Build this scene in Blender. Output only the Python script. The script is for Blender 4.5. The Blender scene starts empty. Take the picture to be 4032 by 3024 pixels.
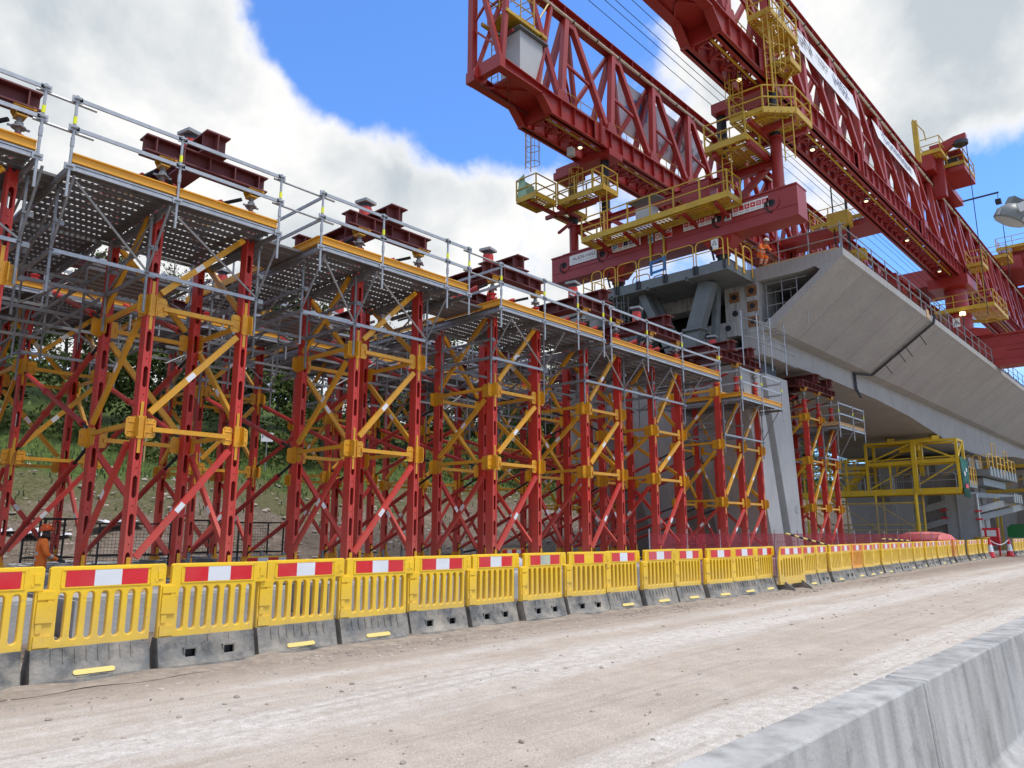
import bpy, bmesh, math, random
from mathutils import Vector, Matrix, Quaternion
R = math.radians
rnd = random.Random(7)
sc = bpy.context.scene
C = sc.collection
V = Vector
UP = V((0, 0, 1))

# ------------------------------------------------------------------ mesh helpers
class MB:
    def __init__(s):
        s.v = []; s.f = []; s.m = []; s.mi = 0
    def add(s, vs, fs):
        o = len(s.v); s.v.extend([tuple(p) for p in vs])
        for f in fs:
            s.f.append([i + o for i in f]); s.m.append(s.mi)
        return s
    def box(s, cx, cy, cz, sx, sy, sz, M=None):
        p = [V((cx + a * sx / 2, cy + b * sy / 2, cz + c * sz / 2)) for c in (-1, 1) for b in (-1, 1) for a in (-1, 1)]
        if M: p = [M @ q for q in p]
        return s.add(p, [(0, 2, 3, 1), (4, 5, 7, 6), (0, 1, 5, 4), (2, 6, 7, 3), (0, 4, 6, 2), (1, 3, 7, 5)])
    def b2(s, x0, x1, y0, y1, z0, z1):
        return s.box((x0 + x1) / 2, (y0 + y1) / 2, (z0 + z1) / 2, abs(x1 - x0), abs(y1 - y0), abs(z1 - z0))
    def frame(s, p, q, up=UP):
        p = V(p); q = V(q); d = (q - p).normalized(); up = V(up)
        if abs(d.dot(up)) > .98: up = V((1, 0, 0)) if abs(d.x) < .9 else V((0, 1, 0))
        sd = d.cross(up).normalized(); u = sd.cross(d)
        return p, q, d, sd, u
    def beam(s, p, q, w, h, up=UP):
        p, q, d, a, u = s.frame(p, q, up)
        vs = [e + a * (i * w / 2) + u * (j * h / 2) for e in (p, q) for i, j in ((-1, -1), (1, -1), (1, 1), (-1, 1))]
        return s.add(vs, [(3, 2, 1, 0), (4, 5, 6, 7), (0, 1, 5, 4), (1, 2, 6, 5), (2, 3, 7, 6), (3, 0, 4, 7)])
    def ibeam(s, p, q, w, h, tf=.03, tw=.02, up=UP, stiff=0):
        p, q, d, a, u = s.frame(p, q, up)
        s.beam(p + u * (h / 2 - tf / 2), q + u * (h / 2 - tf / 2), w, tf, u)
        s.beam(p - u * (h / 2 - tf / 2), q - u * (h / 2 - tf / 2), w, tf, u)
        s.beam(p, q, tw, h - 2 * tf, u)
        if stiff:
            L = (q - p).length; n = max(1, int(L / stiff))
            for i in range(n + 1):
                c = p + d * (.2 + (L - .4) * i / n)
                s.beam(c - d * .012, c + d * .012, w * .96, h - 2 * tf, u)
        return s
    def tube(s, p, q, r, n=8, r2=None, caps=True):
        p, q, d, a, u = s.frame(p, q)
        r2 = r if r2 is None else r2
        vs = [e + (a * math.cos(t) + u * math.sin(t)) * rr for e, rr in ((p, r), (q, r2)) for t in [2 * math.pi * i / n for i in range(n)]]
        fs = [(i, (i + 1) % n, n + (i + 1) % n, n + i) for i in range(n)]
        if caps: fs += [tuple(range(n - 1, -1, -1)), tuple(range(n, 2 * n))]
        return s.add(vs, fs)
    def path(s, pts, r, n=6, closed=False):
        pts = [V(p) for p in pts]; k = len(pts); rings = []
        pu = None
        for i, p in enumerate(pts):
            a = pts[(i - 1) % k] if (i > 0 or closed) else p
            b = pts[(i + 1) % k] if (i < k - 1 or closed) else p
            d = (b - a).normalized()
            if pu is None:
                pu = UP if abs(d.z) < .95 else V((1, 0, 0))
            sd = d.cross(pu)
            if sd.length < 1e-4: sd = d.cross(V((.3, 1, .2)))
            sd.normalize(); u = sd.cross(d).normalized(); pu = u
            rr = r[i] if isinstance(r, (list, tuple)) else r
            rings.append([p + (sd * math.cos(t) + u * math.sin(t)) * rr for t in [2 * math.pi * j / n for j in range(n)]])
        vs = [q for g in rings for q in g]; fs = []
        m = k if closed else k - 1
        for i in range(m):
            i2 = (i + 1) % k
            fs += [(i * n + j, i * n + (j + 1) % n, i2 * n + (j + 1) % n, i2 * n + j) for j in range(n)]
        if not closed: fs += [tuple(range(n - 1, -1, -1)), tuple(range((k - 1) * n, k * n))]
        return s.add(vs, fs)
    def lathe(s, prof, c=(0, 0, 0), n=16):
        c = V(c); vs = []; fs = []; k = len(prof)
        for r, z in prof:
            vs += [c + V((r * math.cos(2 * math.pi * j / n), r * math.sin(2 * math.pi * j / n), z)) for j in range(n)]
        for i in range(k - 1):
            fs += [(i * n + j, i * n + (j + 1) % n, (i + 1) * n + (j + 1) % n, (i + 1) * n + j) for j in range(n)]
        fs += [tuple(range(n - 1, -1, -1)), tuple(range((k - 1) * n, k * n))]
        return s.add(vs, fs)
    def prism(s, poly, o, ux, uy, t):
        o = V(o); ux = V(ux); uy = V(uy); nrm = ux.cross(uy).normalized()
        k = len(poly)
        vs = [o + ux * a + uy * b + nrm * (t / 2 * sg) for sg in (-1, 1) for a, b in poly]
        fs = [tuple(range(k - 1, -1, -1)), tuple(range(k, 2 * k))] + [(i, (i + 1) % k, k + (i + 1) % k, k + i) for i in range(k)]
        return s.add(vs, fs)
    def quad(s, a, b, c, d):
        return s.add([a, b, c, d], [(0, 1, 2, 3)])
    def merge(s, vf, M=None):
        vs, fs = vf
        return s.add([M @ V(p) for p in vs] if M else vs, fs)
    def mesh(s, name, mats, smooth=35):
        me = bpy.data.meshes.new(name); me.from_pydata(s.v, [], s.f)
        for m in (mats if isinstance(mats, (list, tuple)) else [mats]): me.materials.append(m)
        if any(s.m): me.polygons.foreach_set('material_index', s.m)
        me.update()
        if smooth:
            me.shade_smooth(); me.set_sharp_from_angle(angle=R(smooth))
        return me

kids = {}
def link(name, data, parent=None, loc=None):
    o = bpy.data.objects.new(name, data); C.objects.link(o)
    if loc is not None: o.location = loc
    if parent is not None:
        o.parent = parent; kids.setdefault(parent.name, []).append(o)
    return o
def part(name, mb, mats, parent, loc=None, smooth=35):
    return link(name, mb if isinstance(mb, bpy.types.Mesh) else mb.mesh(name, mats, smooth), parent, loc)
def tag(o, label, cat, group=None, kind=None):
    if label: o['label'] = label
    if cat: o['category'] = cat
    if group: o['group'] = group
    if kind: o['kind'] = kind
    return o
def thing(name, label, cat, loc=(0, 0, 0), rz=0, group=None):
    o = link(name, None, None, loc); o.rotation_euler = (0, 0, rz)
    o.empty_display_size = .3
    return tag(o, label, cat, group)
def solo(name, mb, mats, label, cat, group=None, loc=None, smooth=35):
    return tag(part(name, mb, mats, None, loc, smooth), label, cat, group)
def struct(name, mb, mats, smooth=35):
    o = part(name, mb, mats, None, None, smooth); o['kind'] = 'structure'; return o
def dup(o, loc=None, rz=None, label=None, parent=None):
    c = o.copy(); C.objects.link(c)
    if parent is not None:
        c.parent = parent; kids.setdefault(parent.name, []).append(c)
    if loc is not None: c.location = loc
    if rz is not None: c.rotation_euler = (0, 0, rz)
    if label: c['label'] = label
    for ch in list(kids.get(o.name, [])): dup(ch, parent=c)
    return c

def stadium(cx, cy, w, h, n=5):
    r = w / 2; p = []
    for i in range(n + 1):
        t = math.pi * i / n; p.append((cx + r * math.cos(t), cy + h / 2 - r + r * math.sin(t)))
    for i in range(n + 1):
        t = math.pi + math.pi * i / n; p.append((cx + r * math.cos(t), cy - h / 2 + r + r * math.sin(t)))
    return p
def ngon(cx, cy, r, n=10, ph=0):
    return [(cx + r * math.cos(2 * math.pi * i / n + ph), cy + r * math.sin(2 * math.pi * i / n + ph)) for i in range(n)]
def holed(outline, holes, t, bevel=0):
    """plate in local XY with holes, thickness t along Z: returns verts, faces"""
    cu = bpy.data.curves.new('tmp', 'CURVE'); cu.dimensions = '2D'; cu.fill_mode = 'BOTH'
    cu.extrude = t / 2 - bevel; cu.bevel_depth = bevel; cu.bevel_resolution = 1; cu.resolution_u = 1
    for poly in [outline] + holes:
        sp = cu.splines.new('POLY'); sp.points.add(len(poly) - 1)
        for i, (a, b) in enumerate(poly): sp.points[i].co = (a, b, 0, 1)
        sp.use_cyclic_u = True
    o = bpy.data.objects.new('tmp', cu); me = bpy.data.meshes.new_from_object(o)
    vf = ([v.co.copy() for v in me.vertices], [tuple(p.vertices) for p in me.polygons])
    bpy.data.objects.remove(o); bpy.data.curves.remove(cu); bpy.data.meshes.remove(me)
    return vf
def text_vf(txt, size, t=.004, ax='CENTER', shear=0):
    cu = bpy.data.curves.new('tmp', 'FONT'); cu.body = txt; cu.size = size; cu.extrude = t / 2
    cu.align_x = ax; cu.align_y = 'CENTER'; cu.shear = shear; cu.resolution_u = 3
    o = bpy.data.objects.new('tmp', cu); me = bpy.data.meshes.new_from_object(o)
    vf = ([v.co.copy() for v in me.vertices], [tuple(p.vertices) for p in me.polygons])
    bpy.data.objects.remove(o); bpy.data.curves.remove(cu); bpy.data.meshes.remove(me)
    return vf
def basis(o, ux, uy):
    ux = V(ux).normalized(); uy = V(uy).normalized(); uz = ux.cross(uy)
    M = Matrix((ux, uy, uz)).transposed().to_4x4(); M.translation = V(o); return M

# ------------------------------------------------------------------ materials
def mat(name, col, rough=.6, metal=0, var=.12, scale=2.5, bump=0, bscale=40, dirt=None, damt=.4, dscale=1.2, emit=None, spec=.5, stretch=None, extra=None, chip=None, rand=0):
    m = bpy.data.materials.new(name); m.use_nodes = True; nt = m.node_tree; N = nt.nodes; L = nt.links
    b = N['Principled BSDF']; b.inputs['Roughness'].default_value = rough; b.inputs['Metallic'].default_value = metal
    b.inputs['Specular IOR Level'].default_value = spec
    g = N.new('ShaderNodeNewGeometry'); src = g.outputs['Position']
    if stretch:
        mp = N.new('ShaderNodeMapping'); mp.inputs['Scale'].default_value = stretch; L.new(src, mp.inputs['Vector']); src = mp.outputs[0]
    def noise(s, det=5, ro=.55):
        n = N.new('ShaderNodeTexNoise'); n.inputs['Scale'].default_value = s; n.inputs['Detail'].default_value = det
        n.inputs['Roughness'].default_value = ro; L.new(src, n.inputs['Vector']); return n.outputs['Fac']
    def ramp(f, p0, p1, c0, c1):
        r = N.new('ShaderNodeValToRGB'); r.color_ramp.elements[0].position = p0; r.color_ramp.elements[1].position = p1
        r.color_ramp.elements[0].color = (*c0, 1); r.color_ramp.elements[1].color = (*c1, 1); L.new(f, r.inputs[0]); return r.outputs[0]
    def mix(f, a, c):
        x = N.new('ShaderNodeMix'); x.data_type = 'RGBA'
        L.new(f, x.inputs[0])
        for i, q in ((6, a), (7, c)):
            if isinstance(q, tuple): x.inputs[i].default_value = (*q, 1)
            else: L.new(q, x.inputs[i])
        return x.outputs[2]
    lo = tuple(c * (1 - var) for c in col); hi = tuple(min(1, c * (1 + var)) for c in col)
    out = ramp(noise(scale), .3, .7, lo, hi)
    if dirt:
        f = ramp(noise(dscale, 8, .65), .5 - .12, .5 + .2, (0, 0, 0), (damt,) * 3)
        out = mix(f, out, dirt)
    if rand:
        oi = N.new('ShaderNodeObjectInfo'); out = mix(ramp(oi.outputs['Random'], 0, 1, (0, 0, 0), (rand,) * 3), out, tuple(.55 * c + .03 for c in col))
    if chip: out = mix(ramp(noise(13, 5, .7), .60, .66, (0, 0, 0), (.75,) * 3), out, chip); out = mix(ramp(noise(31, 3, .6), .66, .70, (0, 0, 0), (.6,) * 3), out, tuple(c * .5 for c in chip))
    if extra: out = extra(N, L, g, out, noise, ramp, mix)
    L.new(out, b.inputs['Base Color'])
    if bump:
        bp = N.new('ShaderNodeBump'); bp.inputs['Strength'].default_value = bump; bp.inputs['Distance'].default_value = .02
        L.new(noise(bscale, 4), bp.inputs['Height']); L.new(bp.outputs[0], b.inputs['Normal'])
    if emit:
        b.inputs['Emission Color'].default_value = (*emit[0], 1); b.inputs['Emission Strength'].default_value = emit[1]
    return m

DUST = (.42, .36, .3)
def dustlow(z0, z1, amt, col=(.48, .40, .37)):
    # pale construction dust splashed on the lowest part of steelwork
    def fn(N, L, g, out, noise, ramp, mix):
        sp = N.new('ShaderNodeSeparateXYZ'); L.new(g.outputs['Position'], sp.inputs[0])
        mr = N.new('ShaderNodeMapRange'); mr.inputs[1].default_value = z0; mr.inputs[2].default_value = z1
        mr.inputs[3].default_value = amt; mr.inputs[4].default_value = 0; L.new(sp.outputs[2], mr.inputs[0])
        mu = N.new('ShaderNodeMath'); mu.operation = 'MULTIPLY'; L.new(mr.outputs[0], mu.inputs[0]); L.new(noise(2.2, 6), mu.inputs[1])
        return mix(mu.outputs[0], out, col)
    return fn
M = {}
M['red'] = mat('red_paint_steel', (.62, .028, .014), .5, 0, .16, 1.7, dirt=(.42, .12, .08), damt=.22, dscale=2.1, extra=dustlow(.6, 3.0, .42, (.45, .30, .24)), chip=(.20, .085, .06), rand=.35)
M['redprop'] = mat('red_tube_paint', (.52, .034, .022), .45, 0, .15, 2, dirt=(.3, .07, .07), damt=.3)
M['maroon'] = mat('maroon_primer_steel', (.125, .02, .018), .6, 0, .18, 2, dirt=(.2, .07, .06), damt=.3)
M['gred'] = mat('gantry_red_paint', (.35, .016, .010), .38, 0, .18, .9, dirt=(.20, .035, .025), damt=.45, dscale=.9, chip=(.16, .05, .04), rand=.3)
M['gyel'] = mat('gantry_yellow_paint', (.58, .37, .02), .5, 0, .12, 1.4, dirt=(.30, .17, .03), damt=.5, chip=(.25, .13, .04), rand=.25)
M['fyel'] = mat('bright_yellow_paint', (.80, .53, .02), .5, 0, .1, 1.4, dirt=(.45, .28, .05), damt=.35)
M['yel'] = mat('amber_brace_paint', (.72, .34, .008), .48, 0, .14, 2.2, dirt=(.4, .2, .06), damt=.3, dscale=2.4, chip=(.36, .19, .06), rand=.2)
M['toe'] = mat('orange_toe_board', (.72, .35, .015), .5, 0, .1, 1.5, dirt=(.4, .2, .05), damt=.25)
M['wood'] = mat('timber_board', (.5, .33, .16), .75, 0, .2, 6, stretch=(6, .6, 6))
M['galv'] = mat('galvanised_steel', (.40, .41, .415), .45, .45, .14, 9, dirt=(.26, .27, .28), damt=.4, dscale=3)
M['galvd'] = mat('dull_galvanised_steel', (.27, .285, .30), .55, .4, .18, 5, dirt=(.14, .12, .11), damt=.45, dscale=2)
M['deck'] = mat('perforated_steel_plank', (.185, .18, .18), .6, .35, .2, 3, dirt=(.16, .11, .08), damt=.5, dscale=1.6)
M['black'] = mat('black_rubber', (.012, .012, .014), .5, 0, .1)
M['dark'] = mat('dark_steel', (.035, .036, .04), .5, .2, .15)
M['zinc'] = mat('zinc_thread', (.30, .29, .27), .42, .6, .15, 12)
M['sticker'] = mat('yellow_tape', (.8, .82, .02), .5, 0, .03)
M['white'] = mat('white_label', (.75, .75, .74), .5, 0, .05)
M['greysteel'] = mat('grey_green_steel_paint', (.145, .165, .165), .5, 0, .12, 1.5, dirt=(.09, .09, .09), damt=.3)
M['lightgrey'] = mat('light_grey_steel_paint', (.30, .32, .325), .5, 0, .1, 1.5, dirt=(.25, .24, .22), damt=.3)
M['cabinet'] = mat('pale_grey_cabinet', (.47, .49, .49), .45, 0, .05, 1)
M['hoop'] = mat('yellow_ochre_rail', (.70, .42, .05), .5, 0, .1)
M['lamp'] = mat('lit_lamp_lens', (.9, .85, .7), .3, emit=((1, .80, .42), 1.7))
M['glass'] = mat('dark_glass', (.03, .04, .05), .08, 0, .05)
M['orangecloth'] = mat('hi_vis_orange', (1, .22, .03), .75, 0, .12, 14, bump=.3, bscale=25)
M['silver'] = mat('reflective_tape', (.55, .56, .55), .35, 0, .05)
M['skin'] = mat('skin', (.42, .24, .17), .6)
M['skin2'] = mat('brown_skin', (.09, .05, .035), .6)
M['glove'] = mat('dark_glove', (.04, .045, .05), .8)
M['boot'] = mat('boot_leather', (.05, .035, .02), .7)
M['hatw'] = mat('white_helmet_shell', (.75, .75, .72), .3)
M['hato'] = mat('orange_helmet_shell', (.75, .10, .01), .3)
M['blue'] = mat('blue_enamel', (.04, .17, .42), .5)
M['bluepipe'] = mat('blue_hose', (.05, .22, .5), .5)
M['green'] = mat('green_machine_paint', (.02, .22, .06), .45, dirt=(.1, .12, .08), damt=.3)
M['tarp'] = mat('green_tarpaulin', (.01, .11, .085), .7, var=.3, scale=3)
M['netg'] = mat('pale_green_net', (.32, .5, .36), .9, var=.2)
M['signred'] = mat('sign_red', (.6, .02, .03), .5, var=.04)
M['signnavy'] = mat('sign_navy', (.02, .035, .12), .5, var=.04)
M['signpurple'] = mat('sign_purple', (.18, .08, .32), .5, var=.04)
M['signblue'] = mat('sign_blue', (.06, .30, .62), .5, var=.04)
M['ink'] = mat('dark_ink', (.05, .06, .08), .6, var=.03)
M['banner'] = mat('white_banner_cloth', (.72, .73, .74), .8, var=.06, scale=.8)
M['rust'] = mat('rusty_rebar', (.12, .035, .02), .85, var=.3, scale=8)
M['rustplate'] = mat('rusty_anchor_plate', (.22, .10, .04), .8, var=.35, scale=5)
M['pipe'] = mat('cream_pipe', (.62, .55, .38), .5, var=.08)
# ------------------------------------------------------------------ camera
PIT = math.atan(324 / 1622); AZ = R(42.5)
cam = bpy.data.cameras.new('camera'); cam.sensor_width = 36; cam.lens = 36 * 1622 / 2212; cam.clip_end = 5000; cam.clip_start = .1
co = bpy.data.objects.new('camera', cam); C.objects.link(co); co.location = (0, 0, 1.6)
fw = V((math.cos(AZ) * math.cos(PIT), math.sin(AZ) * math.cos(PIT), math.sin(PIT)))
co.rotation_euler = fw.to_track_quat('-Z', 'Y').to_euler(); sc.camera = co
sc.view_settings.view_transform = 'Standard'; sc.view_settings.look = 'None'; sc.view_settings.exposure = .3; sc.view_settings.gamma = 1

# ------------------------------------------------------------------ sky and sun
SUN = V((.10, -.36, .93)).normalized()
w = bpy.data.worlds.new('World'); sc.world = w; w.use_nodes = True
nt = w.node_tree; N = nt.nodes; L = nt.links
bg = N['Background']
sky = N.new('ShaderNodeTexSky'); sky.sky_type = 'NISHITA'; sky.sun_disc = False
sky.sun_elevation = math.asin(SUN.z); sky.sun_rotation = math.atan2(SUN.x, SUN.y); sky.air_density = 1.0; sky.dust_density = .4; sky.ozone_density = 1.6
tc = N.new('ShaderNodeTexCoord')
nrm = N.new('ShaderNodeVectorMath'); nrm.operation = 'NORMALIZE'; L.new(tc.outputs['Generated'], nrm.inputs[0]); D = nrm.outputs[0]
def mth(op, a, b=None, clamp=False):
    n = N.new('ShaderNodeMath'); n.operation = op; n.use_clamp = clamp
    for i, q in ((0, a), (1, b)):
        if q is None: continue
        if isinstance(q, (int, float)): n.inputs[i].default_value = q
        else: L.new(q, n.inputs[i])
    return n.outputs[0]
def wnoise(s, det, ro=.55, dist=0, off=(0, 0, 0), zs=1.0):
    mp = N.new('ShaderNodeMapping'); mp.inputs['Location'].default_value = off; mp.inputs['Scale'].default_value = (1, 1, zs); L.new(D, mp.inputs['Vector'])
    n = N.new('ShaderNodeTexNoise'); n.inputs['Scale'].default_value = s; n.inputs['Detail'].default_value = det; n.inputs['Roughness'].default_value = ro
    n.inputs['Distortion'].default_value = dist; L.new(mp.outputs[0], n.inputs['Vector']); return n.outputs['Fac']
def lobe(d, deg, amp):
    d = V(d).normalized(); n = N.new('ShaderNodeVectorMath'); n.operation = 'DOT_PRODUCT'; L.new(D, n.inputs[0]); n.inputs[1].default_value = d
    r = N.new('ShaderNodeMapRange'); r.interpolation_type = 'SMOOTHSTEP'; r.inputs[1].default_value = math.cos(R(deg)); r.inputs[2].default_value = 1
    r.inputs[3].default_value = 0; r.inputs[4].default_value = amp; L.new(n.outputs['Value'], r.inputs[0]); return r.outputs[0]
dens = mth('MULTIPLY', mth('SUBTRACT', wnoise(4.6, 10, .57, .2), .5), 3.6)
dens = mth('ADD', dens, mth('MULTIPLY', mth('SUBTRACT', wnoise(1.6, 3, .5, 0, (3, 1, 2)), .5), .6))
dens = mth('ADD', dens, .34)
for d, deg, amp in [((.15, .84, .52), 22, .5), ((.30, .83, .45), 15, .3), ((.42, .81, .38), 16, .3), ((.52, .74, .40), 13, .3), ((.60, .70, .38), 10, .3), ((.26, .79, .55), 8, .15), ((.56, .70, .44), 6, .15),
                    ((.50, .61, .62), 14, -.8), ((.41, .68, .61), 8, -.40), ((.48, .68, .55), 5, -.25), ((.65, .48, .60), 12, -.45), ((.63, .60, .50), 5, -.30), ((.65, .63, .42), 5, .12), ((.70, .45, .5), 9, -.35),
                    ((.82, .20, .56), 16, .5), ((.88, .08, .47), 14, .4), ((.80, .27, .46), 7, .2),
                    ((.92, .14, .32), 9, -.75), ((.94, .04, .34), 9, -.6), ((.90, .22, .30), 7, -.35)]:
    dens = mth('ADD', dens, lobe(d, deg, amp))
mr = N.new('ShaderNodeMapRange'); mr.interpolation_type = 'SMOOTHSTEP'; mr.inputs[1].default_value = .02; mr.inputs[2].default_value = .60; L.new(dens, mr.inputs[0])
cover = mr.outputs[0]
mr2 = N.new('ShaderNodeMapRange'); mr2.interpolation_type = 'SMOOTHSTEP'; mr2.inputs[1].default_value = .25; mr2.inputs[2].default_value = .95; L.new(dens, mr2.inputs[0])
shade = mth('MULTIPLY', mr2.outputs[0], mth('ADD', mth('MULTIPLY', wnoise(4.0, 8, .55, .3, (5, 2, 7)), 5.0), -2.1, True), True)
cc = N.new('ShaderNodeMix'); cc.data_type = 'RGBA'; L.new(shade, cc.inputs[0])
cc.inputs[6].default_value = (8.3, 8.25, 8.15, 1); cc.inputs[7].default_value = (4.7, 5.2, 5.6, 1)
tint = N.new('ShaderNodeMix'); tint.data_type = 'RGBA'; tint.blend_type = 'MULTIPLY'; tint.inputs[0].default_value = 1
L.new(sky.outputs[0], tint.inputs[6]); tint.inputs[7].default_value = (1.1, 1.65, 2.4, 1)
mx = N.new('ShaderNodeMix'); mx.data_type = 'RGBA'; L.new(cover, mx.inputs[0]); L.new(tint.outputs[2], mx.inputs[6]); L.new(cc.outputs[2], mx.inputs[7])
L.new(mx.outputs[2], bg.inputs['Color']); bg.inputs['Strength'].default_value = .1
sl = bpy.data.lights.new('sun', 'SUN'); sl.energy = 2.6; sl.angle = R(14); sl.color = (1, .95, .87)
so = bpy.data.objects.new('sun', sl); C.objects.link(so); so.rotation_euler = SUN.to_track_quat('Z', 'Y').to_euler(); so.location = (0, -30, 60)

# ------------------------------------------------------------------ ground, road, hillside
def hill(x, y):
    t = max(0., y - 28)
    z = .32 * t if t < 54 else .32 * 54 + .05 * (t - 54)
    if t > 160: z = .32 * 54 + .05 * 106 + .01 * (t - 160)
    bump = min(1, t / 6) * (.35 * math.sin(x * .23 + y * .11) + .25 * math.sin(x * .51 - y * .37) + .12 * math.sin(x * 1.3 + y * .9))
    return z + bump
def ground_extra(N, L, g, out, noise, ramp, mix):
    sp = N.new('ShaderNodeSeparateXYZ'); L.new(g.outputs['Position'], sp.inputs[0])
    def m2(op, a, b):
        n = N.new('ShaderNodeMath'); n.operation = op
        for i, q in ((0, a), (1, b)):
            if isinstance(q, (int, float)): n.inputs[i].default_value = q
            else: L.new(q, n.inputs[i])
        return n.outputs[0]
    stones = ramp(noise(9, 6, .7), .47, .62, (.085, .065, .045), (.25, .205, .155))
    brown = ramp(noise(.5, 5), .35, .65, (.15, .115, .09), (.22, .175, .14))
    grav = mix(ramp(noise(1.4, 6), .4, .6, (0, 0, 0), (1, 1, 1)), stones, brown)
    grass = ramp(noise(3.5, 8, .7), .35, .65, (.034, .06, .014), (.10, .14, .032))
    moss = ramp(noise(6, 7, .7), .4, .62, (.055, .062, .02), (.15, .13, .07))
    yy = m2('ADD', sp.outputs[1], m2('MULTIPLY', m2('SUBTRACT', noise(.22, 6, .65), .5), 16))
    yx = m2('ADD', yy, m2('MULTIPLY', m2('SUBTRACT', 14, sp.outputs[0]), .12))
    f1 = N.new('ShaderNodeMapRange'); f1.inputs[1].default_value = 34.5; f1.inputs[2].default_value = 37.5; L.new(yx, f1.inputs[0])
    f2 = N.new('ShaderNodeMapRange'); f2.inputs[1].default_value = 39.5; f2.inputs[2].default_value = 43; L.new(yx, f2.inputs[0])
    a = mix(f1.outputs[0], grav, moss)
    return mix(f2.outputs[0], a, grass)
M['ground'] = mat('ground_soil', (.3, .27, .22), .95, 0, .1, 1, bump=1.0, bscale=9, extra=ground_extra, spec=.2)
mb = MB()
xs = [-400, -150, -60] + [-30 + 2 * i for i in range(96)] + [180, 230, 300, 420, 700, 1500]
ys = [-600, -100, -20, 11.2] + [13 + i * 3 for i in range(5)] + [28 + 1.5 * i for i in range(38)] + [86, 92, 104, 130, 180, 300, 700, 1800]
ng = len(ys)
mb.add([(x, y, hill(x, y) - .012) for x in xs for y in ys], [(i * ng + j, (i + 1) * ng + j, (i + 1) * ng + j + 1, i * ng + j + 1) for i in range(len(xs) - 1) for j in range(ng - 1)])
struct('ground', mb, M['ground'], 180)
def road_extra(N, L, g, out, noise, ramp, mix):
    sp = N.new('ShaderNodeSeparateXYZ'); L.new(g.outputs['Position'], sp.inputs[0])
    mp = N.new('ShaderNodeMapping'); mp.inputs['Scale'].default_value = (.35, 1.6, 1); L.new(g.outputs['Position'], mp.inputs['Vector'])
    st = N.new('ShaderNodeTexNoise'); st.inputs['Scale'].default_value = 1; st.inputs['Detail'].default_value = 9; st.inputs['Roughness'].default_value = .68; L.new(mp.outputs[0], st.inputs['Vector'])
    def m2(op, a, b):
        n = N.new('ShaderNodeMath'); n.operation = op
        for i, q in ((0, a), (1, b)):
            if isinstance(q, (int, float)): n.inputs[i].default_value = q
            else: L.new(q, n.inputs[i])
        return n.outputs[0]
    def band(c, wd):
        d = m2('ABSOLUTE', m2('SUBTRACT', sp.outputs[1], c), 0)
        r = N.new('ShaderNodeMapRange'); r.interpolation_type = 'SMOOTHSTEP'; r.inputs[1].default_value = wd; r.inputs[2].default_value = 0; r.inputs[3].default_value = 0; r.inputs[4].default_value = 1
        L.new(d, r.inputs[0]); return r.outputs[0]
    tr = m2('MAXIMUM', m2('MAXIMUM', band(6.3, 1.25), band(3.1, .9)), m2('MULTIPLY', band(7.7, .6), .6))
    f = m2('ADD', m2('MULTIPLY', tr, .30), st.outputs[0])
    tan = ramp(noise(2.6, 8, .65), .3, .7, (.43, .36, .295), (.56, .485, .41))
    tan = mix(ramp(noise(.7, 5, .6), .42, .62, (0, 0, 0), (.35,) * 3), tan, (.35, .29, .235))
    pale = ramp(noise(7, 8, .75), .38, .62, (.48, .435, .385), (.70, .66, .61))
    c = mix(ramp(f, .56, .80, (0, 0, 0), (1, 1, 1)), tan, pale)
    c = mix(ramp(noise(26, 6, .75), .48, .66, (0, 0, 0), (.35,) * 3), c, (.29, .24, .20)); c = mix(ramp(noise(75, 3, .7), .52, .66, (0, 0, 0), (.5,) * 3), c, (.24, .20, .17))
    c = mix(ramp(noise(52, 3, .6), .56, .66, (0, 0, 0), (.75,) * 3), c, (.66, .615, .56))
    tp = N.new('ShaderNodeMapping'); tp.inputs['Scale'].default_value = (.12, 7, 1); L.new(g.outputs['Position'], tp.inputs['Vector'])
    tn = N.new('ShaderNodeTexNoise'); tn.inputs['Scale'].default_value = 1; tn.inputs['Detail'].default_value = 6; tn.inputs['Roughness'].default_value = .6; L.new(tp.outputs[0], tn.inputs['Vector'])
    c = mix(ramp(tn.outputs[0], .52, .68, (0, 0, 0), (.38,) * 3), c, (.27, .225, .185)); c = mix(ramp(tn.outputs[0], .30, .44, (.3,) * 3, (0, 0, 0)), c, (.62, .57, .52))
    e = N.new('ShaderNodeMapRange'); e.inputs[1].default_value = 8.2; e.inputs[2].default_value = 9.6; e.inputs[3].default_value = 0; e.inputs[4].default_value = .75; L.new(m2('ADD', sp.outputs[1], m2('MULTIPLY', st.outputs[0], 1.0)), e.inputs[0])
    return mix(e.outputs[0], c, ramp(noise(5, 8, .7), .35, .65, (.15, .12, .10), (.29, .235, .19)))
M['road'] = mat('dusty_haul_road', (.4, .35, .3), .92, 0, .1, 1, bump=1.0, bscale=42, extra=road_extra, spec=.25)
mb = MB(); nx, ny = 150, 26
rx = [-30 + 140 * (i / nx) ** 1.6 + 0 for i in range(nx + 1)]; ry = [-14 + 25.2 * j / ny for j in range(ny + 1)]
def rz_(x, y):
    return .006 + .014 * math.sin(y * 1.9 + .3 * math.sin(x * .3)) * math.sin(x * .21 + 1) + .01 * math.sin(x * .9 + y * 2.3) + .012
mb.add([(x, y, rz_(x, y)) for x in rx for y in ry], [(i * (ny + 1) + j, (i + 1) * (ny + 1) + j, (i + 1) * (ny + 1) + j + 1, i * (ny + 1) + j + 1) for i in range(nx) for j in range(ny)])
struct('road', mb, M['road'], 180)

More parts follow.
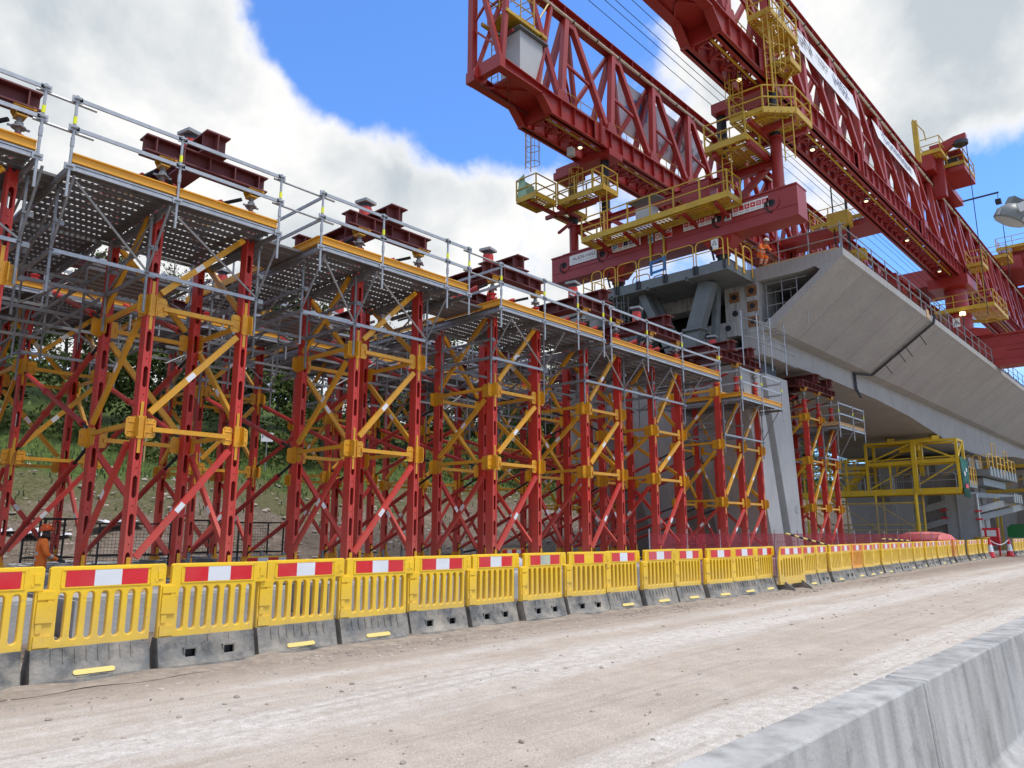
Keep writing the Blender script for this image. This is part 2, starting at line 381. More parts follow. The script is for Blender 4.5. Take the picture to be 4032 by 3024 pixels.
# soil thrown up against the feet of the barriers
def verge_line(x):
    P = [(-5, 9.3), (0, 9.38), (3, 9.5), (8, 9.68), (14, 9.62), (20, 9.38), (24, 9.42), (30, 9.85), (44, 10.6), (60, 11.3), (90, 11.4)]
    for (a, b), (c, d) in zip(P, P[1:]):
        if x <= c: return b + (d - b) * (x - a) / (c - a)
mb = MB(); nv = 520; vs = []
for i in range(nv + 1):
    x = -4 + 62 * i / nv; yl_ = verge_line(x) - .22; n1 = .5 + .5 * math.sin(x * 2.1 + 1.3 * math.sin(x * .7)) * math.sin(x * 5.3 + .4); h_ = .012 + .04 * n1 * rnd.uniform(.5, 1.1)
    vs += [(x, yl_ - .28 - .18 * n1, .012), (x, yl_ - .14 - .08 * n1, .02 + h_ * .45), (x, yl_ + .02 + .04 * rnd.random(), .022 + h_), (x, yl_ + .3, .02)]
mb.add(vs, [(4 * i + j, 4 * i + 4 + j, 4 * i + 5 + j, 4 * i + 1 + j) for i in range(nv) for j in range(3)])
M['verge'] = mat('loose_brown_soil', (.27, .22, .175), .95, 0, .3, 5, bump=1.0, bscale=38, dirt=(.42, .36, .30), damt=.6, dscale=7)
struct('ground_verge', mb, M['verge'], 180)
# loose stones on the road edge, behind the barriers and over the bank
M['stone'] = mat('loose_stone', (.36, .31, .26), .9, 0, .4, 2.0)
mb = MB()
ico = [(-.53, 0, .85), (.53, 0, .85), (-.53, 0, -.85), (.53, 0, -.85), (0, .85, .53), (0, .85, -.53), (0, -.85, .53), (0, -.85, -.53), (.85, .53, 0), (-.85, .53, 0), (.85, -.53, 0), (-.85, -.53, 0)]
icf = [(0, 4, 1), (0, 9, 4), (9, 5, 4), (4, 5, 8), (4, 8, 1), (8, 10, 1), (8, 3, 10), (5, 3, 8), (5, 2, 3), (2, 7, 3), (7, 10, 3), (7, 6, 10), (7, 11, 6), (11, 0, 6), (0, 1, 6), (6, 1, 10), (9, 0, 11), (9, 11, 2), (9, 2, 5), (7, 2, 11)]
def stone(x, y, z, r):
    a = rnd.uniform(.5, 1.3); b = rnd.uniform(.35, .8); t = rnd.uniform(0, 6.3); c, s = math.cos(t), math.sin(t)
    mb.add([(x + r * (px * c * a - py * s), y + r * (px * s * a + py * c), z + r * pz * b) for px, py, pz in ico], icf)
for i in range(3000):
    x = 1 + 30 * rnd.random() ** 1.8; y = rnd.choice([rnd.uniform(1.9, 9), rnd.uniform(8.2, 9.1), rnd.uniform(8.3, 9.0)])
    stone(x, y, rz_(x, y), rnd.choice([.006, .008, .008, .012, .015, .02, .03]) * (1 + .02 * x))
for i in range(1500):
    x = rnd.uniform(0, 60); y = rnd.uniform(10, 28); stone(x, y, .01, rnd.choice([.03, .04, .06, .09]))
for i in range(2600):
    y = 28 + 16 * rnd.random() ** 1.3; x = rnd.uniform(4, 90); stone(x, y, hill(x, y), rnd.choice([.05, .07, .1, .16]))
tag(part('gravel_stones', mb, M['stone'], None, smooth=0), 'loose pale stones scattered over the road edge and the bank', 'stones', kind='stuff')

# ------------------------------------------------------------------ trees and plants
def leafmat(name, a, b):
    def ex(N, L, g, out, noise, ramp, mix):
        oi = N.new('ShaderNodeObjectInfo'); c1 = ramp(noise(.55, 3), .35, .65, a, b)
        return mix(ramp(oi.outputs['Random'], 0, 1, (0, 0, 0), (.45,) * 3), c1, tuple(.5 * p + .5 * q for p, q in zip(b, (.13, .10, .03))))
    m = mat(name, a, .7, 0, .1, 1, extra=ex, spec=.3); return m
M['leafA'] = leafmat('spring_leaves', (.045, .072, .016), (.11, .155, .032))
M['leafB'] = leafmat('dark_ivy_leaves', (.025, .042, .012), (.062, .09, .022))
M['leafC'] = leafmat('brown_green_buds', (.075, .075, .035), (.15, .145, .06))
M['bark'] = mat('grey_bark', (.14, .12, .10), .9, 0, .3, 3, stretch=(4, 4, .6))
def leaf(mb, c, s):
    n = V((rnd.gauss(0, 1), rnd.gauss(0, 1), rnd.gauss(0, 1) + .4)).normalized(); a = n.orthogonal().normalized()
    a = Quaternion(n, rnd.uniform(0, 6.3)) @ a; b = n.cross(a)
    mb.add([c - a * s, c - b * s * .55, c + a * s, c + b * s * .55], [(0, 1, 2, 3)])
def tree_meshes(h, spread, nb, nl, ls, lm, base):
    t = MB(); cr = MB(); lean = V((rnd.uniform(-.06, .06), rnd.uniform(-.06, .06), 1))
    pts = [lean * (h * k / 6) + V((rnd.uniform(-.15, .15), rnd.uniform(-.15, .15), 0)) * (k > 0) for k in range(7)]
    t.path(pts, [.02 * h * (1 - k / 6.6) ** .8 * .75 + .012 for k in range(7)], 7)
    for i in range(nb):
        k = base + (1 - base) * (i + rnd.random()) / nb; p = lean * (h * k * .95)
        a = rnd.uniform(0, 6.3); ln = spread * (1.05 - .75 * abs(k - .55)) * rnd.uniform(.55, 1.15)
        d = V((math.cos(a), math.sin(a), rnd.uniform(.25, .9)))
        q = p + d * ln * .5; e = q + V((d.x, d.y, d.z * .5 + rnd.uniform(-.2, .4))) * ln * .5
        t.path([p, q, e], [.05 * (1.3 - k) + .015, .03, .012], 5)
        for u in range(2):
            s = q.lerp(e, rnd.random()); t.tube(s, s + V((rnd.uniform(-1, 1), rnd.uniform(-1, 1), rnd.uniform(.1, 1))) * ln * .3, .014, 4, .006)
        cl = [q.lerp(e, rnd.random()) + V((rnd.gauss(0, .5), rnd.gauss(0, .5), rnd.gauss(0, .45))) * spread * .28 for _ in range(4)] + [e]
        for c in cl:
            rr = spread * rnd.uniform(.12, .26)
            for _ in range(nl):
                leaf(cr, c + V((rnd.gauss(0, 1), rnd.gauss(0, 1), rnd.gauss(0, .75))) * rr * .62, ls * rnd.uniform(.6, 1.3))
    return t.mesh('trunk', M['bark']), cr.mesh('crown', lm, 0)
protos = [tree_meshes(14.5, 4.2, 22, 60, .2, M['leafA'], .18), tree_meshes(12, 4.4, 22, 64, .2, M['leafA'], .12), tree_meshes(15.5, 3.6, 22, 60, .2, M['leafB'], .1),
          tree_meshes(16, 3.4, 20, 16, .12, M['leafC'], .35), tree_meshes(11, 3.8, 20, 64, .2, M['leafB'], .08), tree_meshes(13.5, 3.2, 18, 22, .13, M['leafC'], .3)]
kindn = ['broad light green spring tree', 'bushy mid green tree', 'tall dark ivy clad tree', 'thin almost bare tree with budding twigs', 'low dark green tree', 'sparse brownish budding tree']
seen = {}
order = ['first', 'second', 'third', 'fourth', 'fifth', 'sixth', 'seventh', 'eighth', 'ninth', 'tenth', 'eleventh', 'twelfth', 'thirteenth', 'fourteenth', 'fifteenth', 'sixteenth', 'seventeenth', 'eighteenth', 'nineteenth', 'twentieth', 'twenty-first', 'twenty-second', 'twenty-third', 'twenty-fourth', 'twenty-fifth', 'twenty-sixth', 'twenty-seventh', 'twenty-eighth', 'twenty-ninth', 'thirtieth'] + ['thirty-' + q for q in ('first', 'second', 'third', 'fourth', 'fifth', 'sixth', 'seventh', 'eighth', 'ninth')] + ['fortieth'] + ['forty-' + q for q in ('first', 'second', 'third', 'fourth', 'fifth', 'sixth')]
for i in range(92):
    row = i % 4; x = -5 + 1.2 * i * (1 + .005 * i) + rnd.uniform(-1, 1); y = (50.5, 54, 58.5, 66)[row] + rnd.uniform(-1.5, 2)
    k = [0, 2, 4, 5, 1, 3, 2, 0, 4, 3, 1, 5][i % 12]
    if row == 0 and k == 3: k = 4
    n = seen.get(k, 0); seen[k] = n + 1
    t = thing('tree', '%s on the bank, %s of its kind' % (kindn[k], order[n]), 'tree', (x, y, hill(x, y) - .2), rnd.uniform(0, 6.3), 'trees on the bank')
    s = rnd.uniform(.74, .98) * (.9, .95, .98, .92)[row]; t.scale = (s, s, s * rnd.uniform(.9, 1.05))
    link('trunk', protos[k][0], t); link('crown', protos[k][1], t)
# scrub along the tree line and tufts on the slope
mb = MB()
for i in range(300):
    x = -6 + 120 * (i + rnd.random()) / 300; y = rnd.uniform(47.5, 53); r = rnd.uniform(.5, 1.5); z = hill(x, y)
    for _ in range(70): leaf(mb, V((x + rnd.gauss(0, r * .6), y + rnd.gauss(0, r * .6), z + abs(rnd.gauss(0, r * .7)))), rnd.uniform(.09, .2))
tag(part('undergrowth', mb, M['leafA'], None, smooth=0), 'scrubby green undergrowth along the foot of the trees', 'undergrowth', kind='stuff')
M['grassb'] = mat('grass_blade', (.055, .085, .02), .8, 0, .4, 1.2)
mb = MB()
for i in range(26000):
    x = rnd.uniform(3, 95); y = rnd.uniform(34, 51) if rnd.random() < .85 else rnd.uniform(30, 36)
    if y < 41.5 and rnd.random() < .88: continue
    z = hill(x, y); s = rnd.uniform(.08, .3); a = rnd.uniform(0, 6.3); dx, dy = math.cos(a) * s * .12, math.sin(a) * s * .12; lx, ly = rnd.uniform(-.2, .2) * s, rnd.uniform(-.2, .2) * s
    mb.add([(x - dx, y - dy, z), (x + dx, y + dy, z), (x + dx * 1.2 + lx, y + dy * 1.2 + ly, z + s), (x - dx * .8 + lx, y - dy * .8 + ly, z + s * .8)], [(0, 1, 2, 3)])
tag(part('grass', mb, M['grassb'], None, smooth=0), 'rough green grass tufts on the bank below the trees', 'grass', kind='stuff')
# ------------------------------------------------------------------ yellow roadside barriers
def barrier_mat(nm, col):
    return mat(nm, col, .42, 0, .07, 1.3, dirt=(col[0] * .62, col[1] * .55, .03), damt=.3, dscale=2.2, extra=dustlow(.3, .9, .5, (.5, .42, .3)), chip=(col[0] * .7, col[1] * .62, .08), rand=.16)
M['byel'] = barrier_mat('yellow_moulded_plastic', (.88, .56, .012))
M['bora'] = barrier_mat('faded_orange_plastic', (.85, .36, .015))
M['bbase'] = mat('dusty_grey_rubber_base', (.115, .118, .115), .8, 0, .45, 4, bump=.6, bscale=22, dirt=(.36, .32, .26), damt=.95, dscale=3.0)
M['bred'] = mat('red_reflective_sheet', (.62, .008, .014), .3, 0, .06, 2, dirt=(.5, .12, .12), damt=.3, dscale=3)
M['bred2'] = mat('sun_faded_red_sheet', (.58, .07, .085), .4, 0, .1, 2)
M['bwhite'] = mat('white_reflective_sheet', (.72, .74, .77), .3, 0, .05, 2, dirt=(.5, .47, .43), damt=.35, dscale=4)
M['bmoss'] = mat('mossy_stained_sheet', (.52, .54, .45), .6, 0, .3, 9, dirt=(.25, .3, .1), damt=.7, dscale=9)
M['handle'] = mat('scuffed_yellow_insert', (.80, .62, .17), .6, 0, .12, 9, dirt=(.4, .33, .2), damt=.5, dscale=9)
MXZ = basis((0, 0, 0), (1, 0, 0), (0, 0, 1))           # local XY plate -> XZ plane, normal -Y
def panel_mesh(m):
    mb = MB()
    slots = [stadium(.27 + .149 * i, .69, .102, .53) for i in range(7)]
    mb.merge(holed([(0.01, .36), (1.25, .36), (1.25, .975), (1.40, .975), (1.40, 1.2), (1.385, 1.215), (.155, 1.215), (.14, 1.2), (.14, .975), (.01, .965)], slots, .075, .012), MXZ)
    for i in range(6):
        x = .3445 + .149 * i; mb.tube((x, 0, .415), (x, 0, .965), .0315, 12)
    mb.box(.105, -.01, .745, .17, .1, .22); mb.box(.105, -.01, .44, .17, .1, .12); mb.box(.105, -.01, .92, .17, .1, .08)
    mb.box(.06, -.008, .58, .06, .09, .1); mb.box(.15, -.008, .845, .05, .09, .07)
    mb.box(.735, -.04, .995, .98, .012, .014); mb.box(.735, -.04, 1.19, .98, .012, .014); mb.box(.246, -.04, 1.09, .014, .012, .2); mb.box(1.224, -.04, 1.09, .014, .012, .2)
    mb.box(1.345, -.038, 1.095, .07, .02, .1); mb.box(1.30, -.038, 1.03, .03, .012, .03)
    return mb.mesh('panel', m)
PAN = {'y': panel_mesh(M['byel']), 'o': panel_mesh(M['bora'])}
def board_mesh(kind):
    mb = MB()
    for i in range(3):
        mb.mi = [0, 1, 0][i]
        if kind == 'gap' and i == 1: mb.mi = 2
        mb.box(.435 + .3 * i, -.0415, 1.092, .3, .006, .178)
    return mb.mesh('reflective_board', {'n': [M['bred'], M['bwhite']], 'gap': [M['bred'], M['bwhite'], M['byel']], 'fade': [M['bred2'], M['bwhite']], 'moss': [M['bred'], M['bmoss']]}[kind], 0)
BRD = {k: board_mesh(k) for k in ('n', 'gap', 'fade', 'moss')}
def base_mesh(kind):
    mb = MB(); nx = 16; xs = sorted(set([i * 1.245 / nx for i in range(nx + 1)] + ([.32, .45, .82, .95] if kind == 'B' else [])))
    bumpf = lambda x: max(0, math.sin(math.pi * (x - .06) / 1.12)) ** .6 if .06 < x < 1.18 else 0
    rows = [(.36, lambda x: .075), (.30, lambda x: .085), (.205, lambda x: .115), (.125, lambda x: .135 + .02 * bumpf(x)), (.06, lambda x: .15 + .06 * bumpf(x)), (.045, lambda x: .16 + .11 * bumpf(x)), (0, lambda x: .165 + .115 * bumpf(x))]
    for sg in (-1, 1):
        vs = [(x, sg * f(x), z) for x in xs for z, f in rows]; n = len(rows); fs = []
        for i in range(len(xs) - 1):
            for j in range(n - 1):
                xm = (xs[i] + xs[i + 1]) / 2
                if kind == 'B' and j == 2 and (.32 < xm < .45 or .82 < xm < .95): continue
                q = (i * n + j, i * n + j + 1, (i + 1) * n + j + 1, (i + 1) * n + j)
                fs.append(q if sg < 0 else q[::-1])
        mb.add(vs, fs)
    mb.box(.6225, 0, .36, 1.245, .15, .006)
    for x in (0.002, 1.243): mb.prism([(-.075, .36), (-.115, .205), (-.16, .045), (-.165, 0), (.165, 0), (.16, .045), (.115, .205), (.075, .36)], (x, 0, 0), (0, 1, 0), (0, 0, 1), .008)
    for sg in (-1, 1):
        if kind == 'A':
            for k in range(8): mb.beam((.2 + .12 * k, sg * .079, .352), (.2 + .12 * k, sg * .118, .2), .012, .016, (0, -1, 0))
            mb.beam((.43, sg * .225, .052), (.8, sg * .225, .052), .05, .012)
        else:
            for c in (.385, .885):
                for dx in (-.075, .075): mb.box(c + dx, sg * .128, .165, .02, .03, .115)
                mb.box(c, sg * .123, .222, .17, .03, .02)
            for x in (.35, .62, .9): mb.beam((x, sg * .08, .352), (x, sg * .092, .28), .01, .014, (0, -1, 0))
    return mb.mesh('base', M['bbase'], 50)
BAS = {k: base_mesh(k) for k in 'AB'}
mb = MB(); mb.prism(stadium(0, 0, .055, .44, 4), (.6225, -.182, .098), (0, -.55, -.9), (1, 0, 0), .02); mb.mi = 1; mb.prism(stadium(0, 0, .03, .2, 4), (.66, -.232, .052), (0, -.8, -.6), (1, 0, 0), .012); HND = mb.mesh('handle', [M['handle'], M['black']])
mb = MB()
for c in (.385, .885): mb.box(c, 0, .165, .128, .16, .078)
POC = mb.mesh('pocket', M['black'], 0)
def yc(x):
    P = [(-5, 9.3), (0, 9.38), (3, 9.5), (8, 9.68), (14, 9.62), (20, 9.38), (24, 9.42), (30, 9.85), (44, 10.6), (60, 11.3), (90, 11.4)]
    for (a, b), (c, d) in zip(P, P[1:]):
        if x <= c: return b + (d - b) * (x - a) / (c - a)
protoB = {}
def make_barrier(x, y, rz, bk, pk, rk, label, group):
    key = (bk, pk, rk)
    jit = (rnd.uniform(-.022, .022), rnd.uniform(-.008, .008), rz); y += rnd.uniform(-.035, .035)
    if key in protoB:
        t = dup(protoB[key], (x, y, .018), rz, label); t.rotation_euler = jit; return t
    t = thing('plastic_barrier', label, 'barrier', (x, y, .018), rz, group); t.rotation_euler = jit
    link('panel', PAN[pk], t); link('reflective_board', BRD[rk], t); b = link('base', BAS[bk], t)
    link('handle' if bk == 'A' else 'pocket', HND if bk == 'A' else POC, b)
    protoB[key] = t; return t
seqB = 'AABAABBBBAAAAAAABABAAAABBABABBABABBBAB'
x = 1.38; i = 0; kn = {'A': 'handled base', 'B': 'two-pocket base'}
while x < 58.6:
    if 21.2 < x < 22.6: x = 23.25; continue
    bk = seqB[i % len(seqB)]; pk = 'o' if i in (19, 33) else 'y'; rk = {7: 'moss', 8: 'gap', 10: 'fade'}.get(i, 'fade' if i in (22, 27, 31) else 'n')
    ex = {'moss': ' and mossy board', 'gap': ' and missing white patch', 'fade': ' and faded red patches'}.get(rk, '')
    lab = '%s barrier with %s%s, %s along the road from the left' % ('faded orange' if pk == 'o' else 'yellow', kn[bk], ex, order[i])
    x2 = x + 1.25; make_barrier(x, yc(x), math.atan2(yc(x2) - yc(x), 1.25) + rnd.uniform(-.06, .06), bk, pk, rk, lab, 'barriers along the haul road')
    x += 1.335 if x < 20 else 1.37; i += 1
for k in range(9):
    make_barrier(65.6 + 1.37 * k, 10.85 + .05 * k, .04, 'AB'[k % 2], 'y', 'n', 'yellow barrier of the short far run right of the cones, %s from the cone' % order[k], 'barriers along the haul road')

# folding pedestrian barrier
def ped_barrier(loc, rz, label, m, sheets=True):
    t = thing('pedestrian_barrier', label, 'barrier', loc, rz, 'folding pedestrian barriers'); mb = MB()
    W = 1.85
    mb.merge(holed([(0, .16), (W, .16), (W, .62), (W - .04, .8), (W - .2, 1.05), (.2, 1.05), (.04, .8), (0, .62)], [stadium(.17 + .188 * k, .55, .125, .5 if 0 < k < 8 else .42, 3) for k in range(9)], .05, .008), MXZ)
    mb.box(W / 2, 0, .2, W, .07, .09); part('panel', mb, m, t)
    b = MB()
    for k in range(5):
        b.mi = k % 2; b.box(.31 + .3075 * k, -.029, .945, .3075, .005, .15)
    part('reflective_board', b, [M['bred'], M['bwhite']], t, None, 0)
    for xx in (.3, W - .3):
        f = MB(); f.prism([(-.34, 0), (.34, 0), (.3, .05), (.06, .2), (-.06, .2), (-.3, .05)], (xx, 0, .012), (0, 1, 0), (0, 0, 1), .05); part('foot', f, M['bbase'], t)
    return t
ped_barrier((21.25, 9.22, .012), .02, 'yellow folding pedestrian barrier with a five-patch board set into the roadside row', M['byel']).scale = (1.02, 1, 1.16)
ped_barrier((9.4, 13.0 + 4.6, .0), .1, 'yellow folding barrier behind the row near the second tower', M['byel'])
ped_barrier((20.6, 19.5, 0), .15, 'plain orange folding barrier far back between the tower legs', M['bora'])

# ------------------------------------------------------------------ concrete barriers in the foreground
def conc_extra(seg=None, off=0, st=.65):
    def fn(N, L, g, out, noise, ramp, mix):
        mp = N.new('ShaderNodeMapping'); mp.inputs['Scale'].default_value = (7, 7, .7); L.new(g.outputs['Position'], mp.inputs['Vector'])
        n = N.new('ShaderNodeTexNoise'); n.inputs['Scale'].default_value = 1; n.inputs['Detail'].default_value = 7; L.new(mp.outputs[0], n.inputs['Vector'])
        c = mix(ramp(n.outputs[0], .40, .70, (0, 0, 0), (st,) * 3), out, (.16, .155, .145)); c = mix(ramp(noise(3.3, 9, .72), .56, .66, (0, 0, 0), (st * .6,) * 3), c, (.13, .125, .115))
        c = mix(ramp(noise(60, 2), .70, .76, (0, 0, 0), (.6,) * 3), c, (.11, .10, .095))
        if seg:
            sp = N.new('ShaderNodeSeparateXYZ'); L.new(g.outputs['Position'], sp.inputs[0])
            md = N.new('ShaderNodeMath'); md.operation = 'PINGPONG'; md.inputs[1].default_value = seg / 2
            ad = N.new('ShaderNodeMath'); ad.inputs[1].default_value = off; L.new(sp.outputs[0], ad.inputs[0]); L.new(ad.outputs[0], md.inputs[0])
            c = mix(ramp(md.outputs[0], (.016), .035, (.5,) * 3, (0, 0, 0)), c, (.05, .05, .05))
            fl = N.new('ShaderNodeMath'); fl.operation = 'SNAP'; fl.inputs[1].default_value = seg; L.new(ad.outputs[0], fl.inputs[0])
            wn = N.new('ShaderNodeTexWhiteNoise'); wn.noise_dimensions = '1D'; L.new(fl.outputs[0], wn.inputs['W'])
            c = mix(ramp(wn.outputs['Value'], 0, 1, (0, 0, 0), (.16,) * 3), c, (.21, .205, .195))
        return c
    return fn
M['conc'] = mat('cast_concrete', (.44, .435, .415), .85, 0, .1, 1.6, bump=.25, bscale=35, dirt=(.28, .27, .25), damt=.5, dscale=1.1, extra=conc_extra())
M['deckconc'] = mat('segment_concrete', (.37, .36, .34), .85, 0, .08, .7, bump=.12, bscale=20, dirt=(.31, .30, .28), damt=.4, dscale=.5, extra=conc_extra(3.3, .6, .22))
M['pierconc'] = mat('pier_concrete', (.44, .435, .42), .85, 0, .07, .8, bump=.12, bscale=20, dirt=(.34, .33, .31), damt=.4, dscale=.7, extra=conc_extra(None, 0, .2))
M['pad'] = mat('footing_concrete', (.42, .42, .40), .9, 0, .12, 1.4, bump=.4, bscale=14, dirt=(.25, .22, .19), damt=.6, dscale=1.0)
M['rough'] = mat('rough_textured_concrete', (.25, .225, .205), .95, 0, .2, 9, bump=1.0, bscale=12)
prof = [(1.27, .8), (1.215, .17), (1.10, .05), (1.10, 0), (1.66, 0), (1.66, .05), (1.545, .17), (1.49, .8)]
mb0 = None
for k, (a, b) in enumerate([(-1.3, 4.71), (4.745, 10.74), (10.775, 16.77)]):
    mb = MB()
    for (p, q, s) in ((a, a + .03, 1), (a + .03, b - .03, 0), (b - .03, b, 1)):
        pr = [(1.38 + (y - 1.38) * (.97 if s else 1), z - (.008 if s and z > .5 else 0)) for y, z in prof]
        mb.prism([(y, z) for y, z in pr], ((p + q) / 2, 0, .012), (0, 1, 0), (0, 0, 1), q - p)
    o = solo('concrete_barrier', mb, M['conc'], ['grey concrete road barrier in the foreground, left of the vertical joint', 'grey concrete road barrier in the foreground, right of the vertical joint', 'grey concrete road barrier at the far end of the foreground run'][k], 'concrete barrier', 'concrete barriers beside the road', smooth=20)
    md = o.modifiers.new('bevel', 'BEVEL'); md.width = .012; md.segments = 2; md.limit_method = 'ANGLE'; md.angle_limit = R(30)
mb = MB(); mb.b2(4.712, 4.743, 1.33, 1.45, .02, .74)
o = solo('joint_filler', mb, M['dark'], 'dark joint strip between the two foreground concrete barriers', 'joint strip')
o.parent = None

# ------------------------------------------------------------------ falsework towers
def leg_mesh(z0, z1):
    mb = MB(); H = z1 - z0; n = int(H / .62); pit = H / n
    holes = []
    for k in range(n):
        zc = pit * (k + .5); holes.append(stadium(0, zc, .088, pit * .62, 2)); holes.append(ngon(0, pit * k + (.05 if k == 0 else 0), .017, 6) if k else ngon(0, .05, .017, 6))
    vf = holed([(-.075, 0), (.075, 0), (.075, H), (-.075, H)], holes, .012)
    for sg in (-1, 1):
        mb.merge(vf, Matrix.Translation((0, sg * .122, z0)) @ MXZ)
        mb.box(sg * .082, 0, (z0 + z1) / 2, .014, .28, H)
        for s2 in (-1, 1): mb.box(sg * .066, s2 * .134, (z0 + z1) / 2, .028, .012, H)
        for k in range(n + 1):
            for s2 in (-1, 1): mb.tube((sg * .089, s2 * .07, z0 + pit * k * .98 + .06), (sg * .10, s2 * .07, z0 + pit * k * .98 + .06), .016, 6)
    for k in range(1, n): mb.box(0, 0, z0 + pit * k, .15, .23, .012)
    mb.v = [(a * .86, b * .86, c) for a, b, c in mb.v]; return mb.mesh('leg', M['red'])
def oct_(w, h, c=.05): return [(-w / 2 + c, -h / 2), (w / 2 - c, -h / 2), (w / 2, -h / 2 + c), (w / 2, h / 2 - c), (w / 2 - c, h / 2), (-w / 2 + c, h / 2), (-w / 2, h / 2 - c), (-w / 2, -h / 2 + c)]
def bracket_mesh(sx, sy):
    """sx, sy: outward directions of the tower corner"""
    mb = MB(); vf = holed(oct_(.25, .44), [ngon(a, b, .014, 6) for a in (-.08, .08) for b in (-.16, .16)], .016)
    mb.merge(vf, basis((-sx * .24, sy * .10, 0), (1, 0, 0), (0, 0, 1))); mb.merge(vf, basis((sx * .19, sy * .10, 0), (1, 0, 0), (0, 0, 1)))
    mb.merge(vf, basis((sx * .105, -sy * .24, 0), (0, 1, 0), (0, 0, 1))); mb.merge(vf, basis((sx * .105, sy * .2, 0), (0, 1, 0), (0, 0, 1)))
    mb.box(0, sy * .155, 0, .17, .02, .5); mb.box(-.085, sy * .175, 0, .016, .06, .5); mb.box(.085, sy * .175, 0, .016, .06, .5)
    mb.box(sx * .112, 0, 0, .02, .2, .5)
    for zz in (-.4, .4): mb.box(0, sy * .142, zz, .07, .018, .34)
    for zz in (-.1, .1): mb.tube((-sx * .32, sy * .11, zz), (sx * .27, sy * .11, zz), .012, 5)
    mb.v = [(a * .78, b * .82, c * .82) for a, b, c in mb.v]; return mb.mesh('bracket', M['yel'])
BRK = {(a, b): bracket_mesh(a, b) for a in (-1, 1) for b in (-1, 1)}
LEG = {}
def headjack(t, x, y, zt, tall=False):
    mb = MB(); r = .085
    if tall: mb.lathe([(.15, zt), (.15, zt + .02), (r, zt + .03), (r, zt + .25), (.14, zt + .26), (.14, zt + .29), (r, zt + .31), (.09, zt + .52), (.15, zt + .54), (.15, zt + .58)], (x, y, 0), 12); z = zt + .58
    else: mb.lathe([(.14, zt), (.14, zt + .03), (.085, zt + .05), (.075, zt + .13), (.12, zt + .15), (.12, zt + .17), (.05, zt + .2)], (x, y, 0), 12); z = zt + .2
    for k in range(4):
        a = k * math.pi / 2 + .5; mb.tube((x + .12 * math.cos(a), y + .12 * math.sin(a), zt - .04), (x + .12 * math.cos(a), y + .12 * math.sin(a), zt + .07), .02, 6)
    j = part('head_jack', mb, M['red'], t); s = MB()
    prof = []
    zz = z - .1
    while zz < 8.62: prof += [(.045, zz), (.052, zz + .012)]; zz += .024
    s.lathe(prof, (x, y, 0), 10); s.lathe([(.06, 8.42), (.12, 8.425), (.12, 8.45), (.07, 8.48), (.07, 8.53), (.05, 8.54)], (x, y, 0), 10); s.box(x, y, 8.437, .34, .04, .03); s.box(x, y, 8.437, .04, .3, .03)
    part('screw', s, M['zinc'], j); f = MB()
    for yy in (-.11, .11): f.prism([(-.13, .06), (-.08, -.02), (.08, -.02), (.13, .06), (.13, .13), (-.13, .13)], (x, y + yy, 8.67), (1, 0, 0), (0, 0, 1), .02)
    f.box(x, y, 8.65, .16, .24, .06); f.tube((x - .15, y - .15, 8.77), (x + .2, y - .15, 8.79), .022, 7); f.tube((x + .17, y - .18, 8.74), (x + .17, y - .1, 8.84), .028, 7)
    part('head_plate', f, M['yel'], j)
def tower(loc, XS, YS, zb, nodes, zt, label, lowred=True, tall=False, group='falsework towers'):
    t = thing('shoring_tower', label, 'tower', loc, 0, group)
    key = (zb, zt)
    if key not in LEG: LEG[key] = leg_mesh(zb, zt)
    xm, ym = sum(XS) / len(XS), sum(YS) / len(YS); bots = {}
    for x in XS:
        for y in YS:
            lg = link('leg', LEG[key], t, (x, y, 0))
            for z in nodes: link('bracket', BRK[(1 if x >= xm else -1, 1 if y > ym else -1)], lg, (0, 0, z))
            b = MB(); b.box(0, 0, zb - .02, .42, .42, .05); b.box(0, 0, zb + .08, .2, .3, .18); b.box(0, -.16, zb + .25, .07, .02, .4); b.box(0, .16, zb + .25, .07, .02, .4)
            if 'bp' not in bots: bots['bp'] = b.mesh('base_plate', M['yel'])
            link('base_plate', bots['bp'], lg)
            headjack(t, x, y, zt, tall)
    yo = {YS[0]: -.09, YS[-1]: .09}
    lv = [zb + .15] + nodes + ([zt - .25] if zt - nodes[-1] > 1 else [])
    def br(name, p, q, m, w=.075, h=.085, lab=False):
        d = (V(q) - V(p)).normalized(); mb = MB(); mb.beam(V(p) + d * .22, V(q) - d * .22, w, h)
        o = part(name, mb, m, t)
        if lab:
            c = V(p).lerp(V(q), .45); s = MB(); s.beam(c - d * .1, c + d * .1, w * 1.06, h * .9); part('label', s, M['white'], o, None, 0)
    for y in (YS[0], YS[-1]):
        for x0, x1 in zip(XS, XS[1:]):
            for z in nodes: br('horizontal_brace', (x0, y + yo[y], z - .02), (x1, y + yo[y], z - .02), M['yel'])
            for k, (z0, z1) in enumerate(zip(lv, lv[1:])):
                m = M['red'] if k == 0 and lowred else M['yel']
                a, b = ((x0, z0 + .12), (x1, z1 - .12)) if y == YS[0] else ((x0, z1 - .12), (x1, z0 + .12))
                br('diagonal_brace', (a[0], y + yo[y], a[1]), (b[0], y + yo[y], b[1]), m, .08, .11, True)
    for x, sx in ((XS[0], -.10), (XS[-1], .10)):
        for y0, y1 in zip(YS, YS[1:]):
            for z in nodes: br('horizontal_brace', (x + sx, y0, z + .06), (x + sx, y1, z + .06), M['yel'])
            for k, (z0, z1) in enumerate(zip(lv, lv[1:])):
                m = M['red'] if k == 0 and lowred else M['yel']
                a, b = ((y0, z1 - .12), (y1, z0 + .12)) if x == XS[0] else ((y0, z0 + .12), (y1, z1 - .12))
                br('diagonal_brace', (x + sx, a[0], a[1]), (x + sx, b[0], b[1]), m, .08, .11, True)
    return t
